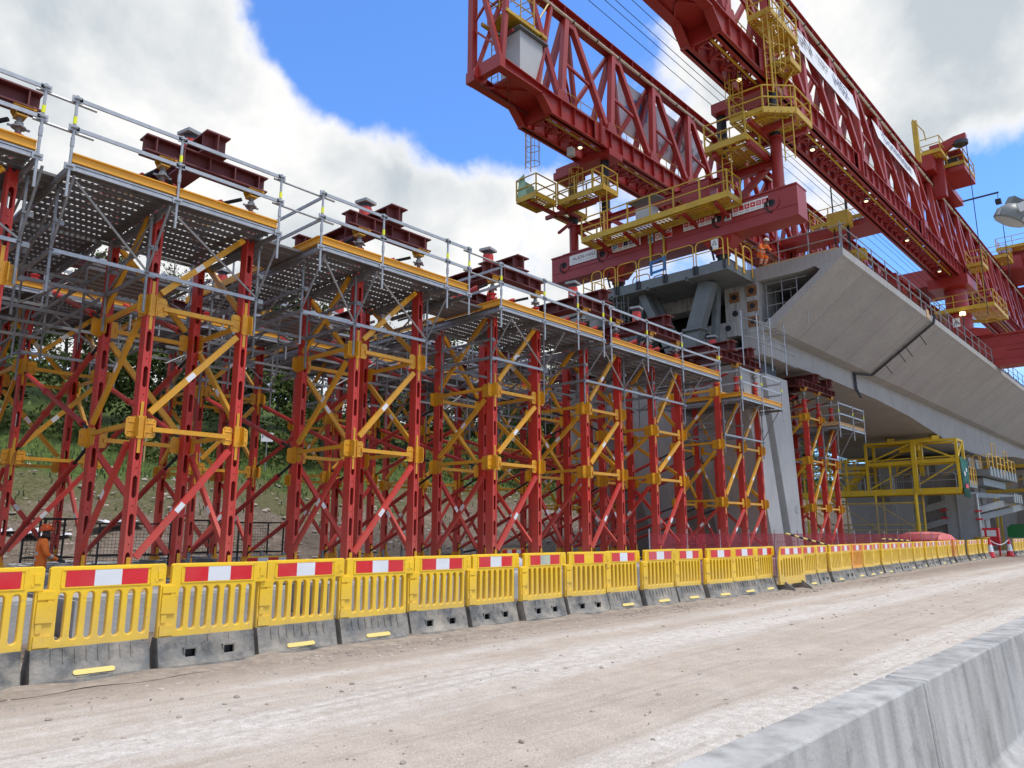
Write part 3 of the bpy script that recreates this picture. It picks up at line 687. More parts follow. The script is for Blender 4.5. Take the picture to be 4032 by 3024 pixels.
TX = [1.1, 5.4, 10.07, 14.68, 18.9, 22.88]; UL = [5.8, 5.8, 5.8, 5.5, 5.5, 5.2]
YF, YBk = 14.2, 22.0
nm = ['first', 'second', 'third', 'fourth', 'fifth', 'sixth']
pt = {}
for k, (x, u) in enumerate(zip(TX, UL)):
    for row, y in (('front', YF), ('back', YBk)):
        lab = '%s red and amber steel tower from the left in the %s row' % (nm[k], row)
        if u in pt: dup(pt[u], (x, y, 0), None, lab)
        else: pt[u] = tower((x, y, 0), [0, 1.86], [0, 2.2], .75, [3.5, u], 8.12, lab)
gt = None
for k, (x, y, lab) in enumerate([(27.9, 14.2, 'six legged red tower on the road side, just left of the concrete pier'), (27.9, 22.0, 'six legged red tower of the back row, left of the pier'), (37.1, 14.2, 'six legged red tower under the bridge deck, right of the pier on the road side'), (37.1, 22.0, 'six legged red tower under the deck behind the pier')]):
    if gt is None: gt = tower((x, y, 0), [0, 1.8, 3.6], [0, 2.0], .75, [2.85, 5.15, 7.3], 7.6, lab, tall=True)
    else: dup(gt, (x, y, 0), None, lab)

# footings, timbers
pads = None
for k, x in enumerate(TX):
    for row, y in (('front', 13.35), ('back', 21.2)):
        lab = 'pale concrete footing under the %s %s row tower' % (nm[k], row)
        if pads: dup(pads, (x - 1, y, 0), None, lab); continue
        mb = MB(); mb.prism([(0, 0), (3.75, 0), (3.9, .1), (3.9, 3.9), (3.75, 4.0), (.1, 4.0), (0, 3.9)], (0, 0, .27), (1, 0, 0), (0, 1, 0), .58)
        mb.prism([(.05, .05), (3.7, .05), (3.85, .15), (3.85, 3.85), (3.7, 3.95), (.15, 3.95), (.05, 3.85)], (0, 0, .58), (1, 0, 0), (0, 1, 0), .05)
        pads = solo('concrete_footing', mb, M['pad'], lab, 'footing', 'concrete footings', (x - 1, y, 0))
for k, (x, y) in enumerate([(26.9, 13.3), (26.9, 21.2), (36.1, 13.3), (36.1, 21.2)]):
    mb = MB(); mb.b2(0, 5.6, 0, 3.9, -.02, .6); solo('concrete_footing', mb, M['pad'], 'long concrete footing under the six legged tower %s' % ['left of the pier, road side', 'left of the pier, back row', 'right of the pier, road side', 'right of the pier, back row'][k], 'footing', 'concrete footings', (x, y, 0))
tp = None
for x, n in zip(TX, nm):
    for dx, side in ((0, 'left'), (1.86, 'right')):
        lab = 'stacked timber packers under the %s road-side leg of the %s front tower' % (side, n)
        if tp: dup(tp, (x + dx, 14.2, .605), None, lab); continue
        mb = MB()
        for q in (-.2, 0, .2): mb.box(q, 0, .03, .18, .7, .055)
        mb.box(0, -.2, .083, .62, .16, .05); mb.box(0, .2, .083, .62, .16, .05); tp = solo('timber_packer', mb, M['wood'], lab, 'timber', 'timber packers on the footings', (x + dx, 14.2, .605))

# ------------------------------------------------------------------ header steel and jacks on the towers
mb = MB(); mb.ibeam((-.42, 0, 8.96), (2.12, 0, 8.96), .36, .34, .03, .02, stiff=.58); HB = mb.mesh('steel_beam', M['maroon'], 0)
mb = MB(); mb.ibeam((0, -.42, 9.345), (0, 2.6, 9.345), .5, .42, .034, .022, stiff=.9); CB = mb.mesh('steel_beam', M['maroon'], 0)
mb = MB(); mb.ibeam((-.55, 0, 8.96), (4.15, 0, 8.96), .36, .34, .03, .02, stiff=.58); HB3 = mb.mesh('steel_beam', M['maroon'], 0)
def jack(x, y, z, lab):
    t = thing('hydraulic_jack', lab, 'jack', (x, y, z), .2, 'hydraulic jacks on the beams')
    mb = MB(); mb.lathe([(.22, 0), (.22, .03), (.17, .05), (.165, .42), (.15, .43)], n=18); part('cylinder', mb, M['red'], t)
    mb = MB(); mb.lathe([(.14, .43), (.14, .52)], n=16); part('piston', mb, M['dark'], t)
    mb = MB(); mb.box(0, 0, .57, .40, .40, .07); mb.box(0, 0, .615, .36, .36, .02); part('cap_plate', mb, M['lightgrey'], t)
    mb = MB()
    for k in range(5): mb.tube((-.45 + .07 * k, -.12, 0), (-.45 + .07 * k, -.12, .1), .022, 6)
    mb.box(-.31, -.12, .01, .4, .09, .02); part('valve_block', mb, M['cabinet'], t); return t
jp = None
for k, x in enumerate(TX):
    for row, y in (('front', YF), ('back', YBk)):
        w_ = '%s %s row tower' % (nm[k], row)
        for yy, s in ((y, 'road-side'), (y + 2.2, 'rear')):
            o = link('steel_beam', HB, None, (x, yy, 0)); tag(o, 'maroon stiffened I-beam lying along the %s legs of the %s' % (s, w_), 'beam', 'maroon steel beams')
        o = link('steel_beam', CB, None, (x + .86, y, 0)); tag(o, 'maroon cross beam on top of the %s' % w_, 'beam', 'maroon steel beams')
        if jp: dup(jp, (x + .93, y + 1.1, 9.57), .2, 'red jack with grey cap on the %s' % w_)
        else: jp = jack(x + .93, y + 1.1, 9.57, 'red jack with grey cap on the %s' % w_)
for x, y, w_ in ((27.9, 14.2, 'tower left of the pier'), (27.9, 22, 'back tower left of the pier'), (37.1, 14.2, 'tower right of the pier'), (37.1, 22, 'back tower right of the pier')):
    for yy, s in ((y, 'road-side'), (y + 2.0, 'rear')):
        tag(link('steel_beam', HB3, None, (x, yy, 0)), 'long maroon I-beam over the %s legs of the six legged %s' % (s, w_), 'beam', 'maroon steel beams')
    for q, s in ((.9, 'left'), (2.7, 'right')):
        tag(link('steel_beam', CB, None, (x + q, y - .05, 0)), '%s maroon cross beam on the six legged %s' % (s, w_), 'beam', 'maroon steel beams')
    if x < 30: dup(jp, (x + 1.8, y + 1.0, 9.57), .2, 'red jack on the six legged %s' % w_)
    else:
        o = dup(jp, (x + 2.7, y + .6, 9.565), .2, 'red jack under the deck on the six legged %s' % w_); o.scale = (.8, .8, .38)

# push-pull props between the two rows
def prop(p, q, lab, r=.062, dark='both'):
    p = V(p); q = V(q); d = (q - p).normalized(); t = thing('steel_prop', lab, 'prop', p, 0, 'red push-pull props')
    L = (q - p).length; e = min(.75, L * .2); mb = MB(); mb.tube(d * e, d * (L - e * .4), r, 10)
    mb.tube(d * (e - .06), d * (e + .08), r * 1.2, 10); mb.tube(d * (L * .62), d * (L * .62 + .1), r * 1.35, 10); mb.tube(d * (L * .62) + V((.07, 0, .02)), d * (L * .62 + .22) + V((.16, 0, .02)), .012, 5)
    part('tube', mb, M['redprop'], t); b = MB(); b.tube(d * .05, d * e, r * .55, 8); b.tube(d * (L - e * .4), d * (L - .04), r * .55, 8); part('threaded_end', b, M['black'], t); return t
for k, x in enumerate(TX):
    for dx, s in ((.0, 'left'), (1.86, 'right')):
        X = x + dx; y0, y1 = 16.52, 21.86; w_ = 'between the %s legs of the %s towers' % (s, nm[k]); u = UL[k]
        prop((X + .02, y0, 3.62), (X + .02, y1, u - .15), 'red tube prop rising rearwards %s' % w_)
        prop((X - .06, y0, 3.3), (X - .06, y1, 1.0), 'red tube prop falling to the back footing %s' % w_)
        if s == 'right' or k % 2:
            prop((X + .05, y0, u - .2), (X + .05, y1, 3.66), 'red tube prop sloping down rearwards %s' % w_)
            prop((X - .02, y0, u + .2), (X - .02, y1, 8.05), 'uppermost red tube prop %s' % w_)
    prop((x + .1, 14.33, 8.62), (x + 1.75, 16.3, 8.05), 'short red prop at the head of the %s front tower, leaning rearwards' % nm[k], .075)
    prop((x + 1.76, 14.33, 8.62), (x + .12, 16.3, 8.1), 'short red prop crossing at the head of the %s front tower' % nm[k], .075)
    prop((x - .05, 14.3, 8.6), (x - .9, 16.0, 8.0), 'short red prop left of the head of the %s front tower' % nm[k], .075)
for x, w_ in ((27.9, 'left of the pier'), (37.1, 'right of the pier')):
    for dx in (0, 1.8, 3.6):
        s = {0: 'left', 1.8: 'middle', 3.6: 'right'}[dx]
        prop((x + dx + .1, 14.33, 8.55), (x + dx + .1, 16.1, 7.95), 'short red head prop over the %s legs of the tower %s' % (s, w_), .05)
        prop((x + dx - .12, 16.3, 2.7), (x + dx - .12, 21.9, .95), 'low red prop behind the %s legs of the tower %s' % (s, w_))
        prop((x + dx - .05, 16.3, 5.0), (x + dx - .05, 21.9, 2.9), 'higher red prop behind the %s legs of the tower %s' % (s, w_))
# ------------------------------------------------------------------ scaffold platforms
PL = {}
def plank_mesh(L):
    L = round(L, 2)
    if L in PL: return PL[L]
    mb = MB(); W = .29; nx = int(L / .05); rows = [(-W / 2, -.115, 0), (-.115, -.08, 1), (-.08, -.045, 2), (-.045, -.02, 0), (-.02, .015, 1), (.015, .05, 2), (.05, .075, 0), (.075, .11, 1), (.11, W / 2, 0)]
    for a, b, h in rows:
        if not h: mb.quad((0, a, 0), (0, b, 0), (L, b, 0), (L, a, 0)); continue
        for i in range(nx):
            solid = (i + h) % 2 == 0 or i < 3 or i > nx - 4 or i % 30 < 3
            if solid: mb.quad((L * i / nx, a, 0), (L * i / nx, b, 0), (L * (i + 1) / nx, b, 0), (L * (i + 1) / nx, a, 0))
    for y in (-W / 2, W / 2): mb.quad((0, y, 0), (L, y, 0), (L, y, -.06), (0, y, -.06))
    for y in (-.055, .055): mb.beam((0, y, -.012), (L, y, -.012), .02, .024)
    PL[L] = mb.mesh('deck_plank', M['deck'], 0); return PL[L]
def rosette_post(t, x, y, z0, z1, zs, mat_=None, stick=True):
    mb = MB(); mb.tube((x, y, z0), (x, y, z1), .0245, 8)
    for z in zs:
        mb.lathe([(.03, z - .012), (.066, z - .006), (.066, z + .006), (.03, z + .012)], (x, y, 0), 8); mb.box(x + .05, y, z, .06, .03, .11); mb.box(x - .05, y, z, .06, .03, .11)
    mb.tube((x, y, (z0 + z1) / 2 - .02), (x, y, (z0 + z1) / 2 + .14), .033, 8)
    o = part('post', mb, mat_ or M['galv'], t)
    if stick:
        s = MB(); s.tube((x, y, z1 - .52), (x, y, z1 - .39), .030, 8); part('yellow_tape', s, M['sticker'], o)
    return o
def rail(mb, p, q, rhs=True):
    p = V(p); q = V(q); d = (q - p).normalized()
    if rhs: mb.beam(p + d * .03, q - d * .03, .03, .068)
    else: mb.tube(p, q, .024, 8)
def scaffold(label, posts, Yf, Yb, z, ends='', legs=(), toe='toe', zl=6.37, wood=False, lead=None):
    X1, X2 = posts[0], posts[-1]; t = thing('scaffold_platform', label, 'platform', (0, 0, 0), 0, 'scaffold platforms')
    n = max(1, int((Yb - Yf - .04) / .305)); segs = list(zip(posts, posts[1:]))
    for a, b in segs:
        for k in range(n): link('deck_plank', plank_mesh(b - a - .02), t, (a + .01, Yf + .2 + .305 * k, z))
    lg = MB(); rail(lg, (X1, Yf, z - .09), (X2, Yf, z - .09)); lg.beam((X1, Yf, z - .03), (X2, Yf, z - .03), .05, .03); part('ledger', lg, M['galv'], t)
    for x in posts:
        m = MB(); m.beam((x, Yf, z - .12), (x, Yb, z - .12), .055, .1); m.beam((x, Yf + .6, z - .22), (x, Yb - .3, z - .22), .03, .05); part('transom', m, M['galvd'], t)
    m = MB(); rail(m, (X1, Yb, z - .1), (X2, Yb, z - .1)); part('ledger', m, M['galvd'], t)
    def toeb(p, q):
        p = V(p); q = V(q); m = MB(); m.beam(p + V((0, 0, .09)), q + V((0, 0, .09)), .03, .17); u = V((0, 0, 1)); s = (q - p).normalized().cross(u)
        m.beam(p + V((0, 0, .165)) + s * .02, q + V((0, 0, .165)) + s * .02, .06, .022); m.beam(p + V((0, 0, .02)) + s * .02, q + V((0, 0, .02)) + s * .02, .06, .022)
        part('toe_board', m, M['toe'] if toe == 'toe' else M['wood'], t)
    for a, b in segs: toeb((a + .03, Yf + .01, z), (b - .03, Yf + .01, z))
    for x in posts: rosette_post(t, x, Yf - .03, z - .62, z + 1.2, [z - .09, z + .6, z + 1.13])
    r = MB(); rail(r, (X1, Yf - .03, z + 1.13), (X2, Yf - .03, z + 1.13)); part('guard_rail', r, M['galv'], t)
    r = MB(); rail(r, (X1, Yf - .03, z + .6), (X2, Yf - .03, z + .6)); part('guard_rail', r, M['galv'], t)
    for e, x in (('l', X1), ('r', X2)):
        if e in ends:
            toeb((x, Yb, z), (x, Yf, z)) if e == 'l' else toeb((x, Yf, z), (x, Yb, z))
            rosette_post(t, x, Yb, z - .5, z + 1.1, [z - .09, z + .6, z + 1.05]); ym = (Yf + Yb) / 2
            r = MB(); rail(r, (x, Yf, z + 1.05), (x, Yb, z + 1.05)); rail(r, (x, Yf, z + .55), (x, Yb, z + .55)); part('guard_rail', r, M['galv'], t)
    # brackets below: standards beside the tower legs, low ledgers and raking struts
    yl = Yf + .82; yb2 = min(Yb, yl + 2.0) 
    for x in legs:
        for yy, sg in ((yl, .02), (yb2, 0)):
            fr = MB(); fr.tube((x, yy, zl - .75), (x, yy, z - .1), .027, 8)
            for zz in (zl, zl + .5, z - .2): fr.lathe([(.03, zz - .012), (.062, zz), (.03, zz + .012)], (x, yy, 0), 8)
            for zz in (zl - .02, zl + .52): fr.box(x + .08, yy + sg, zz, .15, .06, .09)
            part('standard', fr, M['galvd'], t)
        st = MB(); st.tube((x, yl, zl + .05), (x, Yf + .02, z - .2), .024, 7); part('raking_strut', st, M['galvd'], t)
        for zz, h_ in ((zl, .08), (zl + .52, .06)): st = MB(); st.beam((x, yl, zz), (x, yb2, zz), .035, h_); part('cross_ledger', st, M['galvd'], t)
        st = MB(); st.tube((x, yb2, zl), (x, yl, z - .25), .022, 7); part('raking_strut', st, M['galvd'], t)
    for yy, m_ in ((yl, M['galv']), (yb2, M['galvd'])):
        for a, b in zip(legs, legs[1:]):
            lo = MB(); rail(lo, (a, yy, zl), (b, yy, zl)); part('low_ledger', lo, m_, t)
            
            if yy == yl: lo = MB(); lo.tube((a + .05, Yf + .1, z - .25), (b - .03, yl, zl + .06), .022, 7); part('raking_strut', lo, m_, t)
    return t
ZP = 7.66
scaffold('scaffold platform at the left picture edge, round the first front tower', [-1.6, .5, 3.05], 13.2, 16.5, ZP, '', (.95, 3.15))
scaffold('nearest whole scaffold platform, round the second front tower', [3.52, 5.31, 7.36], 13.2, 16.3, ZP, '', (3.62, 5.22, 7.43))
scaffold('scaffold platform round the third front tower', [8.36, 10.0, 12.0, 12.75], 13.2, 16.3, ZP, 'l', (8.5, 9.9, 12.1))
scaffold('scaffold platform round the fourth front tower', [13.95, 15.75, 17.3, 18.6], 13.2, 16.3, ZP - .08, 'l', (14.45, 16.7))
scaffold('long scaffold platform round the fifth and sixth front towers', [19.0, 21.1, 23.4, 26.2], 13.2, 16.3, ZP - .15, 'r', (18.7, 20.9, 22.7, 24.9))
scaffold('lower scaffold platform beside the concrete pier', [28.0, 29.9, 31.9], 13.2, 17.0, 7.02, 'lr', (28.0, 29.6, 31.6), zl=5.55)
scaffold('small scaffold platform with timber edge boards under the bridge deck', [38.85, 40.9, 42.6], 13.2, 16.8, 7.0, 'lr', (38.8, 40.8), toe='wood', zl=5.4)
for k, x in enumerate(TX):
    scaffold('grey scaffold platform of the back row at the %s tower' % nm[k], [x - 1.9, x - .1, x + 2.0], 20.7, 24.6, ZP - .1, 'lr' if k % 2 else 'l', (x - .25, x + 2.05), zl=6.1)
# short bridging decks across the gaps
for a, b, w_ in ((3.08, 3.50, 'first and second'), (7.38, 8.34, 'second and third'), (12.77, 13.93, 'third and fourth'), (18.62, 18.98, 'fourth and fifth')):
    t = thing('bridging_deck', 'narrow grey walkway between the %s platforms' % w_, 'walkway', (0, 0, 0), 0, 'bridging walkways'); mb = MB()
    for k in range(5): mb.box((a + b) / 2, 14.0 + .3 * k, ZP - .02, b - a + .1, .28, .05)
    part('deck_plank', mb, M['deck'], t, None, 0); mb = MB()
    for z in (ZP + .56, ZP + 1.09): mb.tube((a - .15, 13.24, z), (b + .35, 13.24, z - .01), .024, 8)
    part('guard_rail', mb, M['galv'], t)
# return decks running back beside each tower
for k, (a, b, w_, z) in enumerate(((3.52, 5.1, 'second', ZP), (8.36, 9.8, 'third', ZP), (13.95, 14.45, 'fourth', ZP - .08), (19.0, 19.5, 'fifth', ZP - .15), (-.6, .8, 'first', ZP))):
    t = thing('return_deck', 'grey perforated return deck running rearwards left of the %s front tower' % w_, 'walkway', (0, 0, 0), 0, 'return decks')
    y = 16.45
    while y < 19.4: link('deck_plank', plank_mesh(b - a), t, (a, y, z - .02)); y += .305
    for x in (a, b): mb = MB(); mb.beam((x, 16.3, z - .12), (x, 19.5, z - .12), .05, .1); part('transom', mb, M['galvd'], t)
    mb = MB(); mb.beam((a - .03, 16.35, z + .08), (a - .03, 19.5, z + .08), .03, .17); part('toe_board', mb, M['toe'] if k in (1, 2) else M['galvd'], t)
    for y in (17.0, 19.4): mb = MB(); mb.tube((a, y, z - 1.5), (a, y, z + 1.1), .0245, 7); part('post', mb, M['galvd'], t)
    mb = MB(); mb.beam((a, 16.4, z + 1.0), (a, 19.5, z + 1.0), .03, .06); part('guard_rail', mb, M['galv'], t)
    mb = MB(); mb.tube((a, 17.0, z - 1.4), (a, 19.3, z - .2), .022, 7); part('raking_strut', mb, M['galvd'], t); mb = MB(); mb.tube((b, 19.3, z - 1.4), (b, 16.6, z - .2), .022, 7); part('raking_strut', mb, M['galvd'], t)
# loose tube frames hung between the two rows
for k, x in enumerate(TX):
    t = thing('scaffold_bridge', 'grey tube frame bridging the rows behind the %s front tower' % nm[k], 'scaffold frame', (0, 0, 0), 0, 'tube frames between the rows')
    for X in (x - .2, x + 2.1):
        mb = MB()
        for z in (6.35, 6.9, 7.35): mb.beam((X, 16.3, z), (X, 21.0, z), .035, .07)
        mb.tube((X, 16.5, 6.35), (X, 18.7, 7.35), .024, 7); mb.tube((X, 20.9, 6.35), (X, 18.7, 7.35), .024, 7)
        for y in (17.3, 19.9): mb.tube((X, y, 5.6), (X, y, 8.6), .026, 8)
        part('frame', mb, M['galvd'], t)
    for z in (6.5, 7.3):
        for yy in (17.3, 19.9):
            mb = MB(); mb.beam((x - .2, yy, z), (x + 2.1, yy, z), .035, .07); part('ledger', mb, M['galvd'], t)
            if k < 5: mb = MB(); mb.beam((x + 2.1, yy, z - .35), (TX[k + 1] - .2, yy, z - .35), .035, .07); part('ledger', mb, M['galvd'], t)
    if k < 5:
        mb = MB(); mb.tube((x + 2.1, 18.4, 5.7), (TX[k + 1] - .2, 18.4, 7.2), .022, 7); part('raking_strut', mb, M['galvd'], t)
        mb = MB(); mb.beam((x + 2.1, 18.5, 6.15), (TX[k + 1] - .2, 18.5, 6.15), .035, .07); part('ledger', mb, M['galvd'], t)
        mb = MB(); mb.tube((x + 3.2, 18.5, 5.3), (x + 3.2, 18.5, 8.2), .0245, 7); part('standard', mb, M['galvd'], t)
    mb = MB()
    for q in range(6): mb.box(x + .95, 17.5 + .32 * q, 7.42, 2.2, .29, .05)
    part('deck_plank', mb, M['deck'], t, None, 0)

# ------------------------------------------------------------------ concrete pier
def pier(X, lab, ztop, full=True):
    t = thing('bridge_pier', lab, 'pier', (X, 0, 0), 0, 'concrete piers')
    def face(y, xs0, xs1, d, m, nm_):
        # strip with edges moving from (x at z=0) to (x at top)
        mb = MB(); (a0, a1), (b0, b1) = xs0, xs1; k = 6; vs = []
        for i in range(k + 1):
            z = -.1 + (ztop + .1) * i / k; f = i / k; e = f
            xa = a0 + (a1 - a0) * e; xb = b0 + (b1 - b0) * f
            vs += [(xa, y, z), (xb, y, z), (xb, y + d, z), (xa, y + d, z)]
        fs = []
        for i in range(k): fs += [(4 * i + j, 4 * i + (j + 1) % 4, 4 * i + 4 + (j + 1) % 4, 4 * i + 4 + j) for j in range(4)]
        fs += [(3, 2, 1, 0), (4 * k, 4 * k + 1, 4 * k + 2, 4 * k + 3)]
        mb.add(vs, fs); return part(nm_, mb, m, t, None, 25)
    face(14.3, (-1.45, -4.2), (-.32, -2.2), 2.6, M['pierconc'], 'shaft'); face(14.3, (.52, -1.55), (1.62, .93), 2.6, M['pierconc'], 'shaft')
    face(14.85, (-.33, -2.21), (.53, -1.54), 9.3, M['pierconc'], 'recess')
    face(22.1, (-1.45, -4.2), (-.32, -2.2), 2.6, M['pierconc'], 'shaft'); face(22.1, (.52, -1.55), (1.62, .93), 2.6, M['pierconc'], 'shaft')
    # rough panels and the smooth middle of the side faces, bounded by curves
    mb = MB(); k = 10
    for s0, s1 in ((16.9, 18.6), (22.1, 20.4)):
        vs = []
        for i in range(k + 1):
            z = -.1 + (ztop + .1) * i / k; f = i / k; xa = -1.45 - 2.75 * f + .06; yy = s1 + (s0 - s1) * f ** 1.6 * .9
            vs += [(xa, s0, z), (xa, yy, z), (.6, yy, z), (.6, s0, z)]
        fs = []
        for i in range(k): fs += [(4 * i + j, 4 * i + (j + 1) % 4, 4 * i + 4 + (j + 1) % 4, 4 * i + 4 + j) for j in range(4)]
        mb.add(vs, fs)
    part('rough_panel', mb, M['rough'], t, None, 25)
    face(16.9, (-1.36, -4.08), (1.0, .7), 5.2, M['pierconc'], 'centre_panel')
    mb = MB(); mb.tube((.98, 14.31, 2.75), (.98, 14.28, 2.75), .2, 20); part('cover_disc', mb, M['lightgrey'], t)
    mb = MB(); mb.b2(-3.6, 3.3, 13.6, 25.3, -.3, .16); part('plinth', mb, M['pad'], t)
    return t
pier(34.45, 'tall splayed concrete pier with a recessed groove, standing left of the covered deck', 8.9)
pier(76.2, 'farther concrete pier behind the yellow formwork frame', 7.9)
tag(solo('black_sheeting', MB().b2(33.3, 35.6, 14.9, 16.2, 8.95, 9.7), M['black'], 'dark sheeted bearing block on top of the near pier under the deck', 'bearing'), None, None)

# ------------------------------------------------------------------ viaduct deck
X0, YE, YB = 32.75, 10.35, 14.3
def zs(x):
    P = [(32, 9.75), (42, 9.86), (49, 9.78), (56, 9.5), (61, 9.1), (66, 8.68), (72, 8.42), (79, 8.42), (86, 8.95), (93, 9.5), (105, 9.9), (160, 9.9)]
    for (a, b), (c, d) in zip(P, P[1:]):
        if x <= c: return b + (d - b) * (x - a) / (c - a)
    return 9.9
XL = [X0 + 1.65 * i for i in range(60)]
t = thing('viaduct_deck', 'grey concrete box girder bridge deck with sloping side web and open sawn-off end', 'bridge', (0, 0, 0))
def loft(secf, name, m, sm=20):
    mb = MB(); n = len(secf(X0)); vs = [(x, a, b) for x in XL for a, b in secf(x)]; fs = []
    for i in range(len(XL) - 1): fs += [(i * n + j, (i + 1) * n + j, (i + 1) * n + (j + 1) % n, i * n + (j + 1) % n) for j in range(n)]
    fs += [tuple(range(n)), tuple(range((len(XL) - 1) * n, len(XL) * n))[::-1]]
    mb.add(vs, fs); return part(name, mb, m, t, None, sm)
CY = 19.2
def mir(f): return lambda x: [(2 * CY - a, b) for a, b in f(x)][::-1]
loft(lambda x: [(YE, 13.95), (YE, 13.60), (YE + .12, 13.52), (11.6, 13.40), (12.2, 13.30), (28.05 - 2.15, 13.30), (28.05, 13.52), (28.05, 13.95)], 'top_slab', M['deckconc'])
web = lambda x: [(YE + .13, 13.515), (13.72, 10.92), (14.3, 10.86), (14.5, 10.95), (14.24, 11.08), (11.55, 13.03), (11.38, 13.2), (11.6, 13.39)]
loft(web, 'side_web', M['deckconc']); loft(mir(web), 'side_web', M['deckconc'])
fas = lambda x: [(YB, 10.855), (YB, zs(x)), (YB + .9, zs(x)), (YB + .9, 10.855)]
loft(fas, 'bottom_edge', M['deckconc']); loft(mir(fas), 'bottom_edge', M['deckconc'])
loft(lambda x: [(YB + .91, zs(x) + .5), (YB + .91, zs(x) + .02), (23.19, zs(x) + .02), (23.19, zs(x) + .5)], 'soffit_slab', M['deckconc'])
mb = MB(); mb.b2(X0 + .02, X0 + 97, 14.25, 16.0, 10.87, 13.29) ; w1 = part('inner_web', mb, M['conc'], t, None, 0)
mb = MB(); mb.b2(X0 + .02, X0 + 97, 22.4, 24.15, 10.87, 13.29); w2 = part('inner_web', mb, M['conc'], t, None, 0)
mb = MB(); mb.b2(X0 + 16.2, X0 + 16.6, 16.01, 22.39, 10.36, 13.29); mb.add([(X0 + 14.0, 11.45, 13.28), (X0 + 14.0, 14.24, 11.25), (X0 + 14.0, 14.24, 13.28), (X0 + 14.2, 11.45, 13.28), (X0 + 14.2, 14.24, 11.25), (X0 + 14.2, 14.24, 13.28)], [(0, 1, 2), (5, 4, 3), (0, 3, 4, 1), (1, 4, 5, 2), (2, 5, 3, 0)]); part('diaphragm', mb, M['rough'], t, None, 0); mb = MB(); mb.b2(X0 + 2.4, X0 + 2.5, 16.02, 22.38, 10.4, 13.28); mb.b2(X0 + 2.4, X0 + 2.5, 14.1, 14.24, 11.3, 13.28); part('painted_shade_panel', mb, M['black'], t, None, 0)  # black panels added inside the deck voids to stand in for deep shade
mb = MB(); mb.b2(X0 + .01, X0 + 1.4, 16.01, 17.6, 10.3, 11.6); mb.b2(X0 + .01, X0 + 1.4, 20.6, 22.39, 10.3, 12.4); mb.b2(X0 + .015, X0 + 1.0, 17.6, 20.6, 12.6, 13.29); part('diaphragm', mb, M['conc'], t, None, 0)
for k, (y, z, r) in enumerate([(14.62, 12.9, 1), (14.62, 12.15, 1), (14.62, 11.4, 1), (15.5, 12.75, 1), (15.5, 11.95, 0), (15.9, 11.3, 0), (22.8, 12.8, 1), (22.8, 12.0, 1), (23.6, 12.6, 1), (23.6, 11.6, 1), (17.0, 11.1, 0), (21.3, 11.6, 0)]):
    hl = MB(); hl.tube((X0 - .035, y, z), (X0 + .3, y, z), .14, 16)
    if r: an = MB(); an.box(X0 - .005, y, z, .05, .5, .5); a_ = part('anchor_plate', an, M['rustplate'], t, None, 0); part('duct', hl, M['black'], a_)
    else: part('duct', hl, M['black'], t)
# starter bars and edge protection along the deck
mb = MB(); 
for k in range(330):
    x = X0 + .2 + k * .19; h = rnd.uniform(.42, .62)
    for y in (10.62, 10.8): mb.tube((x, y, 13.9), (x + rnd.uniform(-.02, .02), y, 13.95 + h), .013, 4, caps=False)
    if k % 3 == 0: mb.path([(x, 10.62, 14.35), (x, 10.7, 14.5), (x, 10.8, 14.35)], .012, 4)
for k in range(24): mb.path([(X0 + .35, 11.3 + .14 * k if k < 9 else 13.6 + .1 * (k - 9), 13.9), (X0 + .35, 11.3 + .14 * k if k < 9 else 13.6 + .1 * (k - 9), 14.55), (X0 + .7, 11.3 + .14 * k if k < 9 else 13.6 + .1 * (k - 9), 14.55), (X0 + .7, 11.3 + .14 * k if k < 9 else 13.6 + .1 * (k - 9), 13.9)], .014, 4)
part('starter_bars', mb, M['rust'], t, None, 0)
gs = MB()
for k in range(28):
    x = X0 + .45 + 2.1 * k; gs.tube((x, 10.5, 13.6), (x, 10.5, 15.25), .026, 7); gs.lathe([(.03, 14.6), (.07, 14.61), (.07, 14.63), (.03, 14.64)], (x, 10.5, 0), 8)
for z in (14.62, 15.15): gs.tube((X0 + .2, 10.47, z), (X0 + 58, 10.47, z), .025, 7)
for y in (10.5, 11.9, 13.3, 14.2): gs.tube((X0 + .25, y, 13.7), (X0 + .25, y, 15.3), .026, 7)
for z in (14.55, 15.1): gs.tube((X0 + .22, 10.2, z), (X0 + .22, 14.6, z), .025, 7)
part('edge_rail', gs, M['galvd'], t)
mb = MB(); mb.box(X0 + .5, 12.4, 13.99, .9, 3.6, .07); mb.b2(X0 + .1, X0 + 50, 11.0, 11.3, 13.95, 14.0); mb.box(46.2, 10.33, 13.85, .5, .05, .5); part('formwork_board', mb, M['wood'], t, None, 0)
# scaffold in the open cell
t2 = thing('scaffold_cage', 'thin scaffold tubes standing in the open cell at the end of the deck', 'scaffold', (0, 0, 0)); mb = MB()
for y in (12.6, 13.3, 14.05): mb.tube((X0 + .35, y, 11.0 if y > 13.5 else 11.3 if y > 13 else 12.3), (X0 + .35, y, 13.3), .022, 6); mb.tube((X0 + 1.4, y, 11.2), (X0 + 1.4, y, 13.2), .022, 6)
for z in (11.5, 12.1, 12.7, 13.15): mb.tube((X0 + .33, 14.2, z), (X0 + .33, 14.2 - (z - 10.9) * .92, z), .02, 6)
part('tubes', mb, M['galv'], t2)
